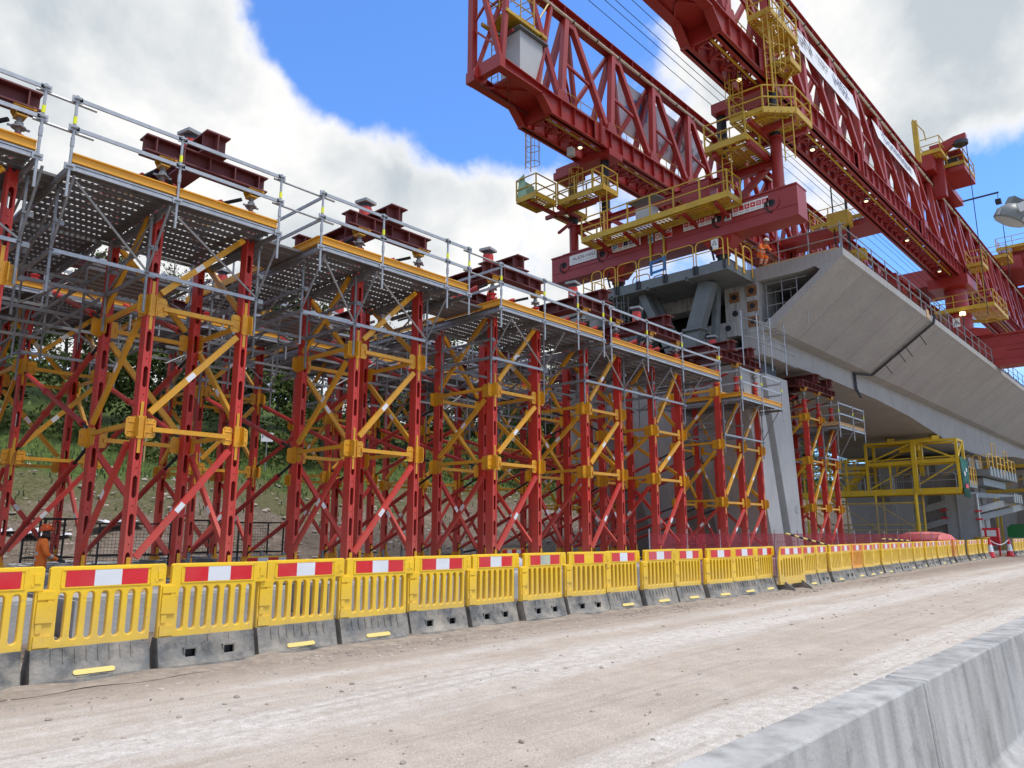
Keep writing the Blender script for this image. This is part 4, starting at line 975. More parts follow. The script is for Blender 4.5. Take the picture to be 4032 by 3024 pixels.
# scaffold tubes round the bearing at the deck end
t2 = thing('bare_scaffold', 'bare scaffold posts and tubes in front of the anchorages at the deck end', 'scaffold', (0, 0, 0))
for x, y in ((29.9, 13.9), (30.8, 13.6), (31.9, 13.5), (33.2, 13.4), (32.3, 14.0)): mb = MB(); mb.tube((x, y, 8.7), (x, y, 11.15), .028, 7); part('post', mb, M['galv'], t2)
for p, q in (((29.6, 13.95, 10.0), (32.4, 13.45, 10.1)), ((29.7, 13.9, 10.8), (32.2, 13.5, 10.9)), ((30.6, 13.6, 10.75), (34.4, 13.35, 10.5)), ((30.7, 13.62, 9.9), (34.2, 13.38, 9.75)), ((31.6, 13.5, 10.2), (33.9, 13.4, 10.0)), ((31.6, 13.4, 9.3), (34.3, 13.35, 9.2)), ((32.3, 14.1, 10.6), (33.2, 13.2, 10.6))): mb = MB(); mb.tube(p, q, .025, 7); part('tube', mb, M['galvd'], t2)
# black cable tray running up the web
mb = MB(); P = [(47.0, 10.18, 14.0), (46.9, 10.25, 13.5), (46.3, 13.68, 10.80), (45.2, 14.15, 10.78), (44.9, 14.2, 10.75), (45.0, 14.2, 9.9), (45.7, 14.2, 9.45)]
ct = thing('cable_tray', 'black cable tray clipped across the sloping web of the deck', 'cable tray', (0, 0, 0))
for o in (V((0, 0, 0)), V((.24, 0, 0))):
    mb = MB()
    for a, b in zip(P, P[1:]): mb.beam(V(a) + o, V(b) + o, .06, .06)
    part('side_rail', mb, M['black'], ct, None, 0)
mb = MB()
for a, b, n in ((P[1], P[2], 9), (P[4], P[5], 4)):
    for k in range(n + 1): c = V(a).lerp(V(b), k / n); mb.box(c.x + .12, c.y, c.z, .26, .06, .06)
for k in (2, 4, 5, 7): c = V(P[1]).lerp(V(P[2]), k / 9); mb.tube(c, c + V((1.0, -.1, -.45)), .025, 5)
part('clips', mb, M['black'], ct, None, 0)

# ------------------------------------------------------------------ grey working platform in front of the deck end
g = thing('working_platform', 'dark grey steel working platform with yellow hoop rails and raking legs at the deck end', 'platform', (0, 0, 0))
mb = MB(); mb.b2(30.0, 32.6, 14.42, 22.6, 13.22, 13.68); mb.b2(30.06, 32.5, 14.5, 22.5, 13.2, 13.215)
for y in (16.5, 18.6, 20.7): mb.b2(30.0, 32.6, y - .05, y + .05, 13.14, 13.3)
part('deck', mb, M['greysteel'], g, None, 0)
def hoop(p, q, z, h=1.12, r=.03, mid=True, m='hoop', nm_='hoop_rail', parent=None):
    p = V(p); q = V(q); d = (q - p); L = d.length; d.normalize(); c = .22; mb = MB()
    pts = [p + V((0, 0, z - .3)), p + V((0, 0, z + h - c))] + [p + d * (c - c * math.cos(a)) + V((0, 0, z + h - c + c * math.sin(a))) for a in (.4, .8, 1.2, 1.57)]
    pts += [q - d * (c - c * math.sin(a)) + V((0, 0, z + h - c + c * math.cos(a))) for a in (0, .4, .8, 1.2)] + [q + V((0, 0, z + h - c)), q + V((0, 0, z - .3))]
    mb.path(pts, r, 7)
    if mid: mb.tube(p + V((0, 0, z + h * .5)), q + V((0, 0, z + h * .5)), r * .85, 7)
    return part(nm_, mb, M[m], parent)
ys = [14.5, 16.0, 17.6, 19.1, 20.35, 21.2, 21.95]
for a, b in zip(ys, ys[1:]):
    h = hoop((29.96, a + .07, 0), (29.96, b - .07, 0), 13.68, parent=g); mb = MB()
    for y in (a + .07, b - .07): mb.box(29.95, y, 13.5, .07, .1, .4)
    part('socket', mb, M['dark'], h, None, 0)
for a, b in ((30.05, 30.75), (30.85, 31.5), (31.6, 32.45)): hoop((a, 14.38, 0), (b, 14.38, 0), 13.68, parent=g)
for a, b in ((30.2, 31.0), (31.2, 32.2)): hoop((a, 22.6, 0), (b, 22.6, 0), 13.68, parent=g)
hoop((31.2, 19.2, 0), (31.2, 20.2, 0), 13.68, .8, parent=g); hoop((31.8, 18.6, 0), (31.8, 19.4, 0), 13.68, .8, parent=g)
def leg2(p, q, w_, h_): mb = MB(); mb.beam(p, q, w_, h_, (1, 0, 0)); return part('raking_leg', mb, M['greysteel'], g, None, 0)
l1 = leg2((31.0, 15.9, 13.2), (31.1, 17.5, 8.9), .75, .5)
mb = MB(); mb.box(31.05, 16.72, 11.0, .75, 1.0, .1); [mb.tube((30.75, 16.25 + .12 * k, 10.9), (30.75, 16.25 + .12 * k, 11.1), .03, 5) for k in range(9)]; part('bolted_joint', mb, M['greysteel'], l1, None, 0)
leg2((31.8, 15.9, 13.2), (31.9, 16.3, 9.0), .25, .4); leg2((30.7, 19.3, 13.2), (30.9, 17.6, 9.3), .38, .4); leg2((31.6, 19.2, 13.2), (31.8, 17.4, 9.3), .34, .34)
leg2((31.0, 19.35, 13.2), (31.0, 20.5, 9.6), .34, .36); leg2((31.0, 21.5, 13.2), (31.0, 21.0, 9.6), .3, .34); leg2((31.0, 22.2, 13.2), (31.2, 21.6, 9.6), .2, .24)
# caged ladder under the platform
def ladder(parent, base, top, out, w_=.42, m='gyel', cage=True, c0=2.1, r=.36, nm_='ladder'):
    base = V(base); top = V(top); out = V(out).normalized(); sd = UP.cross(out); mb = MB(); H = top.z - base.z
    for s in (-1, 1): mb.tube(base + sd * s * w_ / 2, top + sd * s * w_ / 2, .028, 6)
    for k in range(int(H / .3)): c = base + V((0, 0, .3 * k + .15)); mb.tube(c - sd * w_ / 2, c + sd * w_ / 2, .014, 5, caps=False)
    o = part(nm_, mb, M[m], parent)
    if cage:
        cg = MB(); zz = base.z + c0; arcs = []
        while zz <= top.z + .01:
            c = V((base.x, base.y, zz)); pts = [c + sd * w_ / 2 * s_ for s_ in (1,)] + [c + out * (r + r * math.sin(a)) + sd * r * math.cos(a) for a in [-.5 + .52 * j for j in range(9)]] + [c - sd * w_ / 2]
            cg.path(pts, .02, 5); zz += .85
        for j in (0, 2, 4, 6, 8):
            a = -.5 + .52 * j; off = out * (r + r * math.sin(a)) + sd * r * math.cos(a); cg.tube(V((base.x, base.y, base.z + c0)) + off, V((top.x, top.y, top.z)) + off, .016, 5)
        part('safety_cage', cg, M[m], o)
    return o
ladder(g, (30.4, 20.2, 9.6), (30.4, 20.2, 13.2), (-1, 0, 0), m='greysteel', c0=.6)
# ------------------------------------------------------------------ red launching gantry
G = thing('launching_gantry', 'huge red twin truss launching gantry with yellow walkways standing on the deck', 'gantry', (30.5, 17.7, 13.7))
G.location = (0, 0, 0)
ZB_, ZT_ = 21.4, 22.5
def truss(y0, wd, yt, xend):
    yn, yf = y0 + .22, y0 + wd - .22
    mb = MB(); side = [(21.9, 22.15), (24.75, 22.15), (25.5, ZB_), (xend, ZB_), (xend, ZT_), (25.6, ZT_), (21.9, 22.68)]
    for yy in (yn, yf):
        mb.prism(side, (0, yy, 0), (1, 0, 0), (0, 0, 1), .12)
        mb.b2(25.4, xend, yy - .22, yy + .22, ZB_, ZB_ + .05); mb.b2(25.4, xend, yy - .22, yy + .22, ZT_ - .05, ZT_ + .001)
        mb.beam((21.85, yy, 22.16), (24.78, yy, 22.16), .42, .06); mb.beam((24.72, yy, 22.17), (25.5, yy, ZB_ + .03), .42, .06); mb.beam((21.85, yy, 22.68), (25.6, yy, 22.50), .42, .05)
        x = 26.2
        while x < xend: mb.b2(x, x + .025, yy - .2, yy + .2, ZB_ + .05, ZT_ - .05); x += 1.05
    mb.b2(21.8, 22.15, y0, y0 + wd, 22.12, 22.66)
    tr = part('truss_girder', mb, M['gred'], G, None, 0)
    tc_ = MB(); tc_.ibeam((23.0, yt, 28.4), (xend, yt, 28.4), .5, .66, .04, .03, stiff=2.09); part('top_chord', tc_, M['gred'], tr, None, 0)
    n = int((xend - 27) / 4.19)
    bx = [26.4 + 4.19 * k for k in range(n + 1)]; tx = [27.75 + 4.18 * k for k in range(n + 1)]
    for k in range(n + 1):
        m = MB(); m.beam((bx[k], yn, ZT_), (tx[k] - .2, yt - .15, 28.15), .3, .32, (1, 0, 0)); part('post', m, M['gred'], tr, None, 0)
        m = MB(); m.beam((bx[k] + .25, yf, ZT_), (tx[k], yt + .15, 28.15), .26, .3, (1, 0, 0)); part('post', m, M['gred'], tr, None, 0)
        if k: m = MB(); m.beam((bx[k] - 2.3, yf, ZT_), (tx[k] - .25, yt + .1, 28.1), .2, .24, (0, 1, 0)); part('diagonal', m, M['gred'], tr, None, 0)
        if k < n:
            m = MB(); m.beam((bx[k + 1] - .25, yn, ZT_), (tx[k] + .2, yt - .1, 28.15), .28, .3, (0, 1, 0)); part('diagonal', m, M['gred'], tr, None, 0)
            m = MB(); m.beam((bx[k + 1] - .5, yf, ZT_), (tx[k] + .2, yt + .12, 28.15), .2, .22, (0, 1, 0)); m.beam((bx[k] + .55, yn + .25, 25.1), (bx[k] + 2.95, yn + .25, 24.8), .12, .14); m.beam((bx[k] + .5, yn + .15, 24.4), (bx[k + 1] - .6, yf - .1, 22.55), .12, .14); part('diagonal', m, M['gred'], tr, None, 0)
        gp = MB(); gp.prism([(-.45, 0), (.45, 0), (.3, -.55), (-.3, -.55)], (tx[k], yt - .27, 28.12), (1, 0, 0), (0, 0, 1), .05); gp.prism([(-.5, 0), (.4, 0), (.25, .5), (-.4, .5)], (bx[k], yn - .18, ZT_), (1, 0, 0), (0, 0, 1), .05); part('gusset', gp, M['gred'], tr, None, 0)
    for xq in (29.3, 41.9, 54.4, 67.0):
        sp_ = MB(); yq = yn - .225; sp_.b2(xq - .45, xq + .45, yq - .03, yq, ZB_ + .02, ZT_ - .02); sp_.b2(xq - .06, xq - .02, yq - .14, yq - .03, ZB_ - .1, ZT_ + .25); sp_.b2(xq + .02, xq + .06, yq - .14, yq - .03, ZB_ - .1, ZT_ + .25)
        for i in range(3):
            for j in range(6):
                for sg in (-1, 1): sp_.tube((xq + sg * (.15 + .11 * i), yq - .055, ZB_ + .14 + .16 * j), (xq + sg * (.15 + .11 * i), yq - .03, ZB_ + .14 + .16 * j), .026, 6)
        part('splice_plate', sp_, M['gred'], tr, None, 0)
    # floor between the bottom chords: cross members, lattice and grating
    fl = MB(); x = 26.0; s = 1
    while x < xend - 1:
        fl.beam((x, yn + .2, ZB_ + .32), (x, yf - .2, ZB_ + .32), .12, .18)
        fl.beam((x, yn + .2, ZB_ + .25), (x + 1.05, yf - .2, ZB_ + .25), .08, .08); fl.beam((x, yf - .2, ZB_ + .25), (x + 1.05, yn + .2, ZB_ + .25), .08, .08)
        x += 1.05
    yy = yn + .35
    while yy < yf - .3: fl.beam((26, yy, ZB_ + .45), (xend - 1, yy, ZB_ + .45), .06, .05); yy += .42
    part('floor_lattice', fl, M['gred'], tr, None, 0)
    cd = MB(); cd.tube((25.8, yn + .45, ZB_ + .12), (xend - 2, yn + .45, ZB_ + .12), .06, 7); part('conduit', cd, M['gyel'], tr)
    for k in range(6):
        x = 28.9 + 8.4 * k
        lm = MB(); lm.lathe([(.06, .2), (.1, .17), (.17, .03), (.16, .02)], (x, yn + .75, ZB_ - .08), 10); lo = part('lamp', lm, M['dark'], tr)
        lm = MB(); lm.lathe([(.12, .02), (.10, -.02), (.04, -.03)], (x, yn + .75, ZB_ - .08), 10); part('lens', lm, M['lamp'], lo)
    hr = MB()
    for z in (ZT_ + .55, ZT_ + 1.05): hr.tube((27, yn + .28, z), (xend - 1, yn + .28, z), .022, 5)
    x = 27
    while x < xend - 1: hr.tube((x, yn + .28, ZT_), (x, yn + .28, ZT_ + 1.05), .022, 5); x += 1.4
    part('handrail', hr, M['gyel'], tr)
    pp = MB(); pp.tube((23.5, yt - .3, 28.02), (xend - 2, yt - .3, 28.02), .075, 8); part('pipe', pp, M['pipe'], tr)
    for k in range(n * 2):
        b_ = MB(); b_.box(28 + 2.1 * k, yt - .3, 28.04, .07, .2, .2)
        if k == 0: bm_ = b_
        else: bm_.merge((b_.v, b_.f))
    part('pipe_clips', bm_, M['dark'], tr, None, 0)
    # front end: lattice nose
    ns = MB()
    for a, b, w_ in [((22.1, yn, 22.6), (22.1, yf + .02, 28.9), .22), ((22.2, yn + .05, 22.6), (22.9, yn + .2, 29.2), .22), ((22.0, yf, 22.6), (22.0, yf, 30.5), .32), ((22.1, yf - .1, 22.6), (23.6, yn + .2, 29.5), .2), ((22.0, yf, 25.2), (22.15, yn + .9, 26.2), .1), ((22.0, yf, 27.2), (22.1, yn + 1.4, 28.2), .1), ((22.0, yf, 25.1), (22.15, yn + 1.7, 27.9), .1),
                     ((22.0, yf, 25.0), (22.2, yn, 23.2), .1), ((22.1, yf - .3, 22.95), (22.1, yn, 22.95), .12), ((24.6, yn, 22.5), (26.3, yt - .2, 28.2), .22), ((24.4, yf, 22.5), (23.2, yt, 28.2), .2), ((26.3, yn, 22.5), (24.3, yt - .2, 28.6), .24), ((22.2, yn + .9, 24.5), (23.1, yn + .4, 27), .1), ((22.9, yn, 24.6), (23.3, yf, 24.9), .1), ((22.6, yn, 26.4), (23.1, yf, 26.8), .1)]: ns.beam(a, b, w_, w_)
    ns.beam((22.5, yn, 22.2), (24.6, yf, 22.2), .09, .09); ns.beam((22.5, yf, 22.2), (24.6, yn, 22.2), .09, .09)
    ns.b2(23.0, 25.6, yn + .2, yf - .15, 22.25, 22.42); ns.b2(25.55, 25.7, yn, yf, ZB_ + .1, ZT_)
    part('nose_lattice', ns, M['gred'], tr, None, 0)
    sh = MB(); sh.tube((22.0, yf - .45, 22.35), (22.0, yf - .6, 22.35), .42, 20); part('sheave', sh, M['gred'], tr)
    # yellow maintenance cage round the nose
    cg = MB()
    for z in (25.6, 26.2, 26.8):
        cg.path([(22.7, yn + .1, z), (24.4, yn + .0, z), (25.0, yn + .5, z), (25.0, yf - .3, z), (22.7, yf - .3, z)], .035, 5, True)
    for p in ((22.7, yn + .1), (23.5, yn + .05), (24.4, yn), (25, yn + .5), (25, yf - .3), (22.7, yf - .3), (22.7, yt), (23.9, yf - .3)): cg.tube((p[0], p[1], 25.5), (p[0], p[1], 27.3), .035, 5)
    cg.b2(22.7, 25.0, yn + .1, yf - .3, 25.46, 25.56); cg.beam((22.4, yn, 25.4), (25.3, yn, 25.4), .12, .16); cg.beam((22.4, yf - .2, 25.4), (25.3, yf - .2, 25.4), .12, .16); cg.beam((24.9, yn - .1, 25.4), (24.9, yf, 25.4), .12, .16)
    for k in range(6): cg.beam((22.7 + .45 * k, yn + .1, 27.2), (22.9 + .45 * k, yf - .3, 27.6), .03, .03)
    cg.tube((23.0, yn + .1, 27.0), (25.6, yn + .2, 28.0), .05, 6); cg.tube((25.0, yn + .4, 26.2), (26, yt - .3, 28), .05, 6)
    part('maintenance_cage', cg, M['gyel'], tr)
    ladder(tr, (23.2, yf - .3, 22.5), (23.2, yf - .3, 25.5), (-1, 0, 0), cage=False)
    return tr
XE_ = 112
LTR = truss(20.7, 2.2, 21.6, XE_)
RTR = truss(11.86, 1.9, 12.75, XE_)
# grey cabinet on the nose of the left truss
mb = MB(); mb.b2(23.45, 25.1, 20.98, 22.2, 22.72, 24.95); cb = part('cabinet', mb, M['cabinet'], LTR, None, 0)
mb = MB(); mb.prism([(23.25, 24.98), (25.35, 24.98), (25.35, 25.05), (23.25, 25.05)], (0, 21.6, 0), (1, 0, 0), (0, 0, 1), 1.6); part('cabinet_roof', mb, M['greysteel'], cb, None, 0)
# hanging ropes between the trusses
mb = MB()
for k, (y, z) in enumerate([(19.9, 28.3), (19.5, 28.6), (19.1, 28.6), (18.6, 28.8), (18.2, 28.8)]): mb.tube((22, y, z), (XE_, y, z), .022, 4)
mb.tube((23.2, 24.2, 32), (22.0, 22.9, 22.4), .03, 4); mb.tube((22.0, 22.3, 22.0), (60, 22.2, 21.5), .025, 4)
part('rope', mb, M['dark'], G, None, 0)

# main cross beam and its feet
mb = MB(); mb.b2(30, 31, 11.1, 24.55, 14.86, 16.2); mb.b2(29.94, 31.06, 11.08, 24.57, 16.2, 16.26); mb.b2(29.94, 31.06, 11.08, 24.57, 14.8, 14.86); mb.b2(29.97, 30.0, 11.1, 24.5, 15.3, 15.36)
xb = part('cross_beam', mb, M['gred'], G, None, 0)
def ringhole(y, z):
    m = MB(); m.merge(holed(ngon(0, 0, .34, 24), [ngon(0, 0, .17, 20)], .05), basis((29.975, y, z), (0, -1, 0), (0, 0, 1))); r = part('lifting_eye', m, M['gred'], xb)
    m = MB(); m.tube((29.985, y, z), (29.998, y, z), .17, 16); m.path([(29.9, y, z + .12), (29.85, y + .2, z + .05), (29.85, y + .24, z - .2), (29.9, y + .1, z - .38), (29.95, y, z - .4)], .035, 6); part('cable_loop', m, M['black'], r)
for y in (23.64, 21.17, 14.72, 12.22): ringhole(y, 15.65)
for y in (14.85, 20.6):
    m = MB(); vs = [(30.5 + a * .5 * s, y + b * .75 * s, z) for z, s in ((14.8, 1), (14.25, .55)) for a, b in ((-1, -1), (1, -1), (1, 1), (-1, 1))]
    m.add(vs, [(3, 2, 1, 0), (4, 5, 6, 7), (0, 1, 5, 4), (1, 2, 6, 5), (2, 3, 7, 6), (3, 0, 4, 7)]); m.lathe([(.34, 14.05), (.34, 14.3)], (30.5, y, 0), 20); f = part('support_foot', m, M['gred'], G)
    m = MB(); m.lathe([(.29, 13.72), (.27, 13.75), (.27, 14.1)], (30.5, y, 0), 20); m.box(30.5, y, 13.71, .9, .9, .06); m.path([(30.1, y + .3, 14.7), (29.95, y + .28, 14.3), (30.1, y + .25, 13.8)], .05, 6); part('jack_piston', m, M['black'], f)
# telescopic columns
for y, zr, zt in ((12.05, 18.8, 21.4), (14.55, 18.2, 21.4), (21.26, 18.0, 21.35), (23.4, 17.9, 20.75)):
    m = MB(); m.lathe([(.34, 16.26), (.34, 16.34), (.25, 16.5), (.25, zr), (.33, zr), (.33, zr + .08)], (30.5, y, 0), 18); m.box(30.5, y, 16.3, .9, .9, .07); cl = part('column', m, M['gred'], G)
    m = MB(); m.lathe([(.23, zr + .08), (.23, zt - .3), (.2, zt)], (30.5, y, 0), 18); part('sleeve', m, M['black'], cl)
    m = MB(); m.lathe([(.3, zt - .32), (.3, zt - .1), (.22, zt)], (30.5, y, 0), 14); part('head', m, M['gred'], cl)
m = MB(); m.ibeam((30.5, 12.0, 17.7), (30.5, 23.5, 17.7), .3, .4, .03, .03); m.beam((30.6, 12.2, 17.9), (30.6, 14.2, 16.4), .25, .25); m.beam((30.6, 23.3, 17.8), (30.6, 21.9, 16.4), .22, .22); m.beam((30.5, 15.0, 17.6), (30.5, 16.9, 16.4), .22, .22); m.beam((30.5, 20.9, 17.6), (30.5, 19.3, 16.4), .22, .22)
m.b2(29.9, 31.1, 23.0, 24.3, 20.75, 21.15); m.b2(30.0, 31.2, 20.6, 24.2, 21.05, 21.42); m.b2(29.9, 31.1, 11.8, 13.9, 21.1, 21.42); m.b2(30.0, 31.0, 13.6, 14.8, 20.9, 21.4); m.beam((30.5, 12.1, 19.4), (30.5, 14.5, 17.9), .25, .25)
part('column_bracing', m, M['gred'], G, None, 0)

# yellow walkways
def walkway(poly, z, h=1.12, skip=(), nm_='walkway', parent=G, kick=.28, toe=True):
    mb = MB(); k = len(poly); pts = [V((a, b, z)) for a, b in poly]
    for i in range(k):
        p, q = pts[i], pts[(i + 1) % k]
        if toe: mb.beam(p + V((0, 0, -.02)), q + V((0, 0, -.02)), .05, kick)
    o = None; xs_ = [p[0] for p in poly]; ys_ = [p[1] for p in poly]
    x = min(xs_)
    def inside(px, py):
        c = False
        for i in range(k):
            (x1, y1), (x2, y2) = poly[i], poly[(i + 1) % k]
            if (y1 > py) != (y2 > py) and px < (x2 - x1) * (py - y1) / (y2 - y1) + x1: c = not c
        return c
    st = .2; x = min(xs_)
    while x < max(xs_):
        y = min(ys_)
        while y < max(ys_):
            if inside(x + st / 2, y + st / 2) and rnd.random() > .06:
                mb.quad((x, y, z - .1), (x + st * .9, y, z - .1), (x + st * .9, y + st * .9, z - .1), (x, y + st * .9, z - .1))
            y += st
        x += st
    for i in range(k):
        p, q = pts[i], pts[(i + 1) % k]; mb.beam(p.lerp(sum(pts, V()) / k, .3) - V((0, 0, .16)), q.lerp(sum(pts, V()) / k, .3) - V((0, 0, .16)), .06, .1)
    o = part(nm_, mb, M['gyel'], parent, None, 0)
    for i in range(k):
        if i in skip: continue
        p, q = pts[i], pts[(i + 1) % k]; L = (q - p).length; n = max(1, round(L / 1.5)); r = MB()
        for z_ in (.58, h): r.beam(p + V((0, 0, z_)), q + V((0, 0, z_)), .05, .05)
        for j in range(n + (1 if (i + 1) % k in skip else 0)): c = p.lerp(q, j / n); r.beam(c, c + V((0, 0, h)), .06, .06)
        part('handrail', r, M['gyel'], o, None, 0)
    return o
gal = walkway([(28.6, 13.55), (28.6, 16.2), (28.6, 18.7), (28.6, 21.45), (29.9, 21.45), (29.9, 13.55)], 16.08, skip=(4,))
for y in (14.2, 15.8, 17.4, 19, 20.6): m = MB(); m.beam((28.7, y, 15.85), (30, y, 15.6), .12, .16); part('gallery_bracket', m, M['gred'], gal, None, 0)
m = MB(); m.b2(29.0, 29.7, 14.6, 16.0, 16.3, 17.25); m.b2(28.95, 29.75, 14.55, 16.05, 17.25, 17.3); m.box(28.99, 14.85, 16.9, .02, .25, .3); part('pump_box', m, M['gred'], gal, None, 0)
m = MB(); m.b2(29.0, 29.6, 17.6, 18.5, 16.3, 16.95); part('control_box', m, M['cabinet'], gal, None, 0)
m = MB(); m.prism([(28.75, 17.28), (29.75, 17.4), (29.75, 17.46), (28.75, 17.34)], (0, 18.1, 0), (1, 0, 0), (0, 0, 1), 1.6); part('control_roof', m, M['greysteel'], gal, None, 0)
m = MB()
for y in (17.55, 18.3): m.beam((29.9, y, 16.2), (29.9, y, 14.3), .07, .09, (1, 0, 0))
lg = part('drop_ladder', m, M['gyel'], gal, None, 0)
m = MB(); m.beam((29.9, 17.55, 14.6), (29.9, 17.55, 13.9), .09, .11, (1, 0, 0)); m.beam((29.9, 18.3, 14.5), (29.9, 18.3, 13.8), .09, .11, (1, 0, 0)); m.beam((29.9, 17.5, 14.5), (29.9, 18.35, 14.4), .06, .1); m.beam((29.9, 17.5, 13.95), (29.9, 18.35, 13.9), .06, .1); part('blue_end', m, M['blue'], lg, None, 0)
# cages at the far column
c1 = walkway([(27.2, 23.25), (27.2, 24.6), (28.8, 24.6), (28.8, 23.25)], 18.7)
m = MB(); m.quad((27.21, 24.58, 18.75), (28.7, 24.58, 18.75), (28.5, 24.5, 19.95), (27.3, 24.5, 20.0)); m.quad((27.22, 23.9, 18.75), (27.22, 24.57, 18.75), (27.3, 24.5, 19.95), (27.25, 24.1, 20.1))
part('netting', m, M['netg'], c1, None, 0)
c2 = walkway([(28.9, 20.95), (28.9, 23.2), (31.4, 23.2), (31.4, 24.4), (30.0, 24.4), (30.0, 23.3), (30.0, 20.95)], 18.75, skip=(6,))
c3 = walkway([(28.9, 20.3), (28.9, 20.9), (30.2, 20.9), (30.2, 20.3)], 18.75)
m = MB(); m.beam((28.9, 23.2, 18.5), (31.0, 23.2, 18.5), .16, .2); m.beam((27.3, 23.9, 18.5), (31, 23.9, 18.5), .16, .2); m.beam((29.6, 20.4, 18.5), (29.6, 24.6, 18.5), .16, .2); m.beam((30.5, 23.4, 18.3), (29.2, 23.4, 17.2), .14, .14); part('bracket_frame', m, M['gred'], c2, None, 0)
ladder(G, (27.85, 24.35, 20.6), (27.85, 24.35, 23.2), (0, -1, 0), c0=.25, m='gyel'); ladder(G, (30.0, 22.55, 18.8), (30.0, 22.55, 20.8), (-1, 0, 0), c0=1.0); ladder(G, (29.2, 20.5, 16.1), (29.2, 20.5, 18.7), (-1, 0, 0), cage=False)
m = MB(); m.b2(28.2, 28.5, 21.7, 22.0, 20.7, 21.15); part('junction_box', m, M['cabinet'], LTR, None, 0)
# walkways at the near column
r1 = walkway([(28.2, 12.4), (28.2, 14.3), (31.0, 14.3), (31.0, 12.4)], 18.2)
r2 = walkway([(28.3, 13.1), (28.4, 11.65), (29.4, 10.65), (31.1, 10.65), (31.1, 11.6), (31.1, 13.1)], 19.2)
m = MB(); m.beam((28.4, 12.4, 17.95), (31.2, 12.4, 17.95), .2, .24); m.beam((28.4, 14.0, 17.95), (31.2, 14.0, 17.95), .2, .24); m.beam((29.6, 10.8, 18.92), (29.6, 14.3, 18.92), .2, .24); m.beam((30.8, 10.7, 18.92), (30.8, 13.2, 18.92), .2, .24); m.beam((28.4, 12.3, 18.92), (31, 12.3, 18.92), .16, .2); part('bracket_frame', m, M['gred'], r2, None, 0)
ladder(G, (29.3, 11.0, 17.0), (29.3, 11.0, 20.4), (1, 0, 0), cage=False); ladder(G, (28.8, 13.6, 16.2), (28.8, 13.6, 19.2), (1, 0, 0), cage=False); ladder(G, (29.0, 13.0, 19.3), (29.0, 13.0, 21.5), (-1, 0, 0), c0=.9)
r3 = walkway([(28.3, 11.0), (28.3, 12.0), (31.2, 12.0), (31.2, 11.0)], 23.6)
r3b = walkway([(30.4, 11.1), (30.4, 11.9), (31.6, 11.9), (31.6, 11.1)], 22.4)
ladder(G, (28.75, 11.35, 19.3), (28.75, 11.35, 23.6), (-.6, -.8, 0), c0=1.6, r=.4); ladder(G, (29.6, 11.2, 23.7), (29.6, 11.2, 27.5), (-.6, -.8, 0), c0=1.8)
m = MB(); m.beam((31.1, 11.2, 22.3), (31.3, 11.9, 21.6), .08, .1); m.tube((28.75, 11.3, 23.6), (28.75, 11.3, 20), .05, 6); part('stay', m, M['gyel'], r3, None, 0)

# signs on the cross beam
FX = 29.962
def sign(y1, y0, z0, z1, nm_='sign_board', x=FX, parent=xb, m='white'):
    mb = MB(); mb.b2(x - .012, x, y0, y1, z0, z1); return part(nm_, mb, M[m], parent, None, 0)
def put(parent, txt, size, y, z, m='ink', x=FX, nm_='lettering', sx=1):
    mb = MB(); Mx = basis((x - .016, y, z), (0, -1, 0), (0, 0, 1)) @ Matrix.Diagonal((sx, 1, 1, 1)); mb.merge(text_vf(txt, size, .004), Mx); return part(nm_, mb, M[m], parent, None, 0)
def icon(mb, c, s, x, seed):
    # simple white glyph: a ring or bars inside a coloured square
    y, z = c; k = seed % 5
    if k == 0: mb.merge(holed(ngon(0, 0, s * .3, 14), [ngon(0, 0, s * .19, 12)], .004), basis((x, y, z), (0, -1, 0), (0, 0, 1)))
    elif k == 1:
        for j in (-1, 0, 1): mb.box(x, y, z + j * s * .18, .004, s * .55, s * .08)
    elif k == 2: mb.prism([(-.3 * s, -.3 * s), (.05 * s, -.05 * s), (-.05 * s, .05 * s), (.3 * s, .3 * s), (0, .1 * s), (.1 * s, 0)], (x, y, z), (0, -1, 0), (0, 0, 1), .004)
    elif k == 3: mb.merge((lambda q: (q.v, q.f))(MB().box(x, y, z - s * .1, .004, s * .5, s * .2))); mb.prism(ngon(0, 0, s * .14, 10), (x, y, z + s * .18), (0, -1, 0), (0, 0, 1), .004)
    else: mb.prism(ngon(0, 0, s * .3, 3, 1.57), (x, y, z), (0, -1, 0), (0, 0, 1), .004)
s1 = sign(23.3, 21.53, 15.54, 16.06)
put(s1, 'AL', .27, 22.93, 15.84); put(s1, 'I', .27, 22.74, 15.84, 'signred'); put(s1, 'GN', .27, 22.54, 15.84); put(s1, 'HS2', .25, 21.82, 15.84, 'signnavy')
mb = MB(); mb.box(FX - .015, 22.17, 15.88, .003, .24, .03); mb.box(FX - .015, 22.17, 15.81, .003, .3, .03); mb.box(FX - .015, 22.42, 15.66, .003, 1.5, .012); part('lettering', mb, M['lightgrey'], s1, None, 0)
def iconboard(y1, y0, z0, z1, cols, s):
    b = sign(y1, y0, z0, z1); n = len(cols); gl = MB(); tx_ = MB()
    for i, c in enumerate(cols):
        y = y1 - (y1 - y0) * (i + .62) / (n + .24); z = (z0 + z1) / 2 + .05
        q = MB(); q.box(FX - .014, y, z, .006, s, s); part('pictogram', q, M[c], b, None, 0); icon(gl, (y, z), s, FX - .019, i + n); tx_.box(FX - .015, y, z - s * .5 - .09, .003, s * .8, .025)
    part('glyph', gl, M['white'], b, None, 0); part('caption', tx_, M['lightgrey'], b, None, 0)
iconboard(20.6, 18.87, 15.54, 16.06, ['signblue', 'signred', 'signnavy', 'signpurple', 'signred'], .25)
iconboard(16.5, 14.8, 15.54, 16.02, ['signred'] * 6, .22)
iconboard(14.03, 12.35, 15.55, 16.03, ['signred'] * 6, .22)
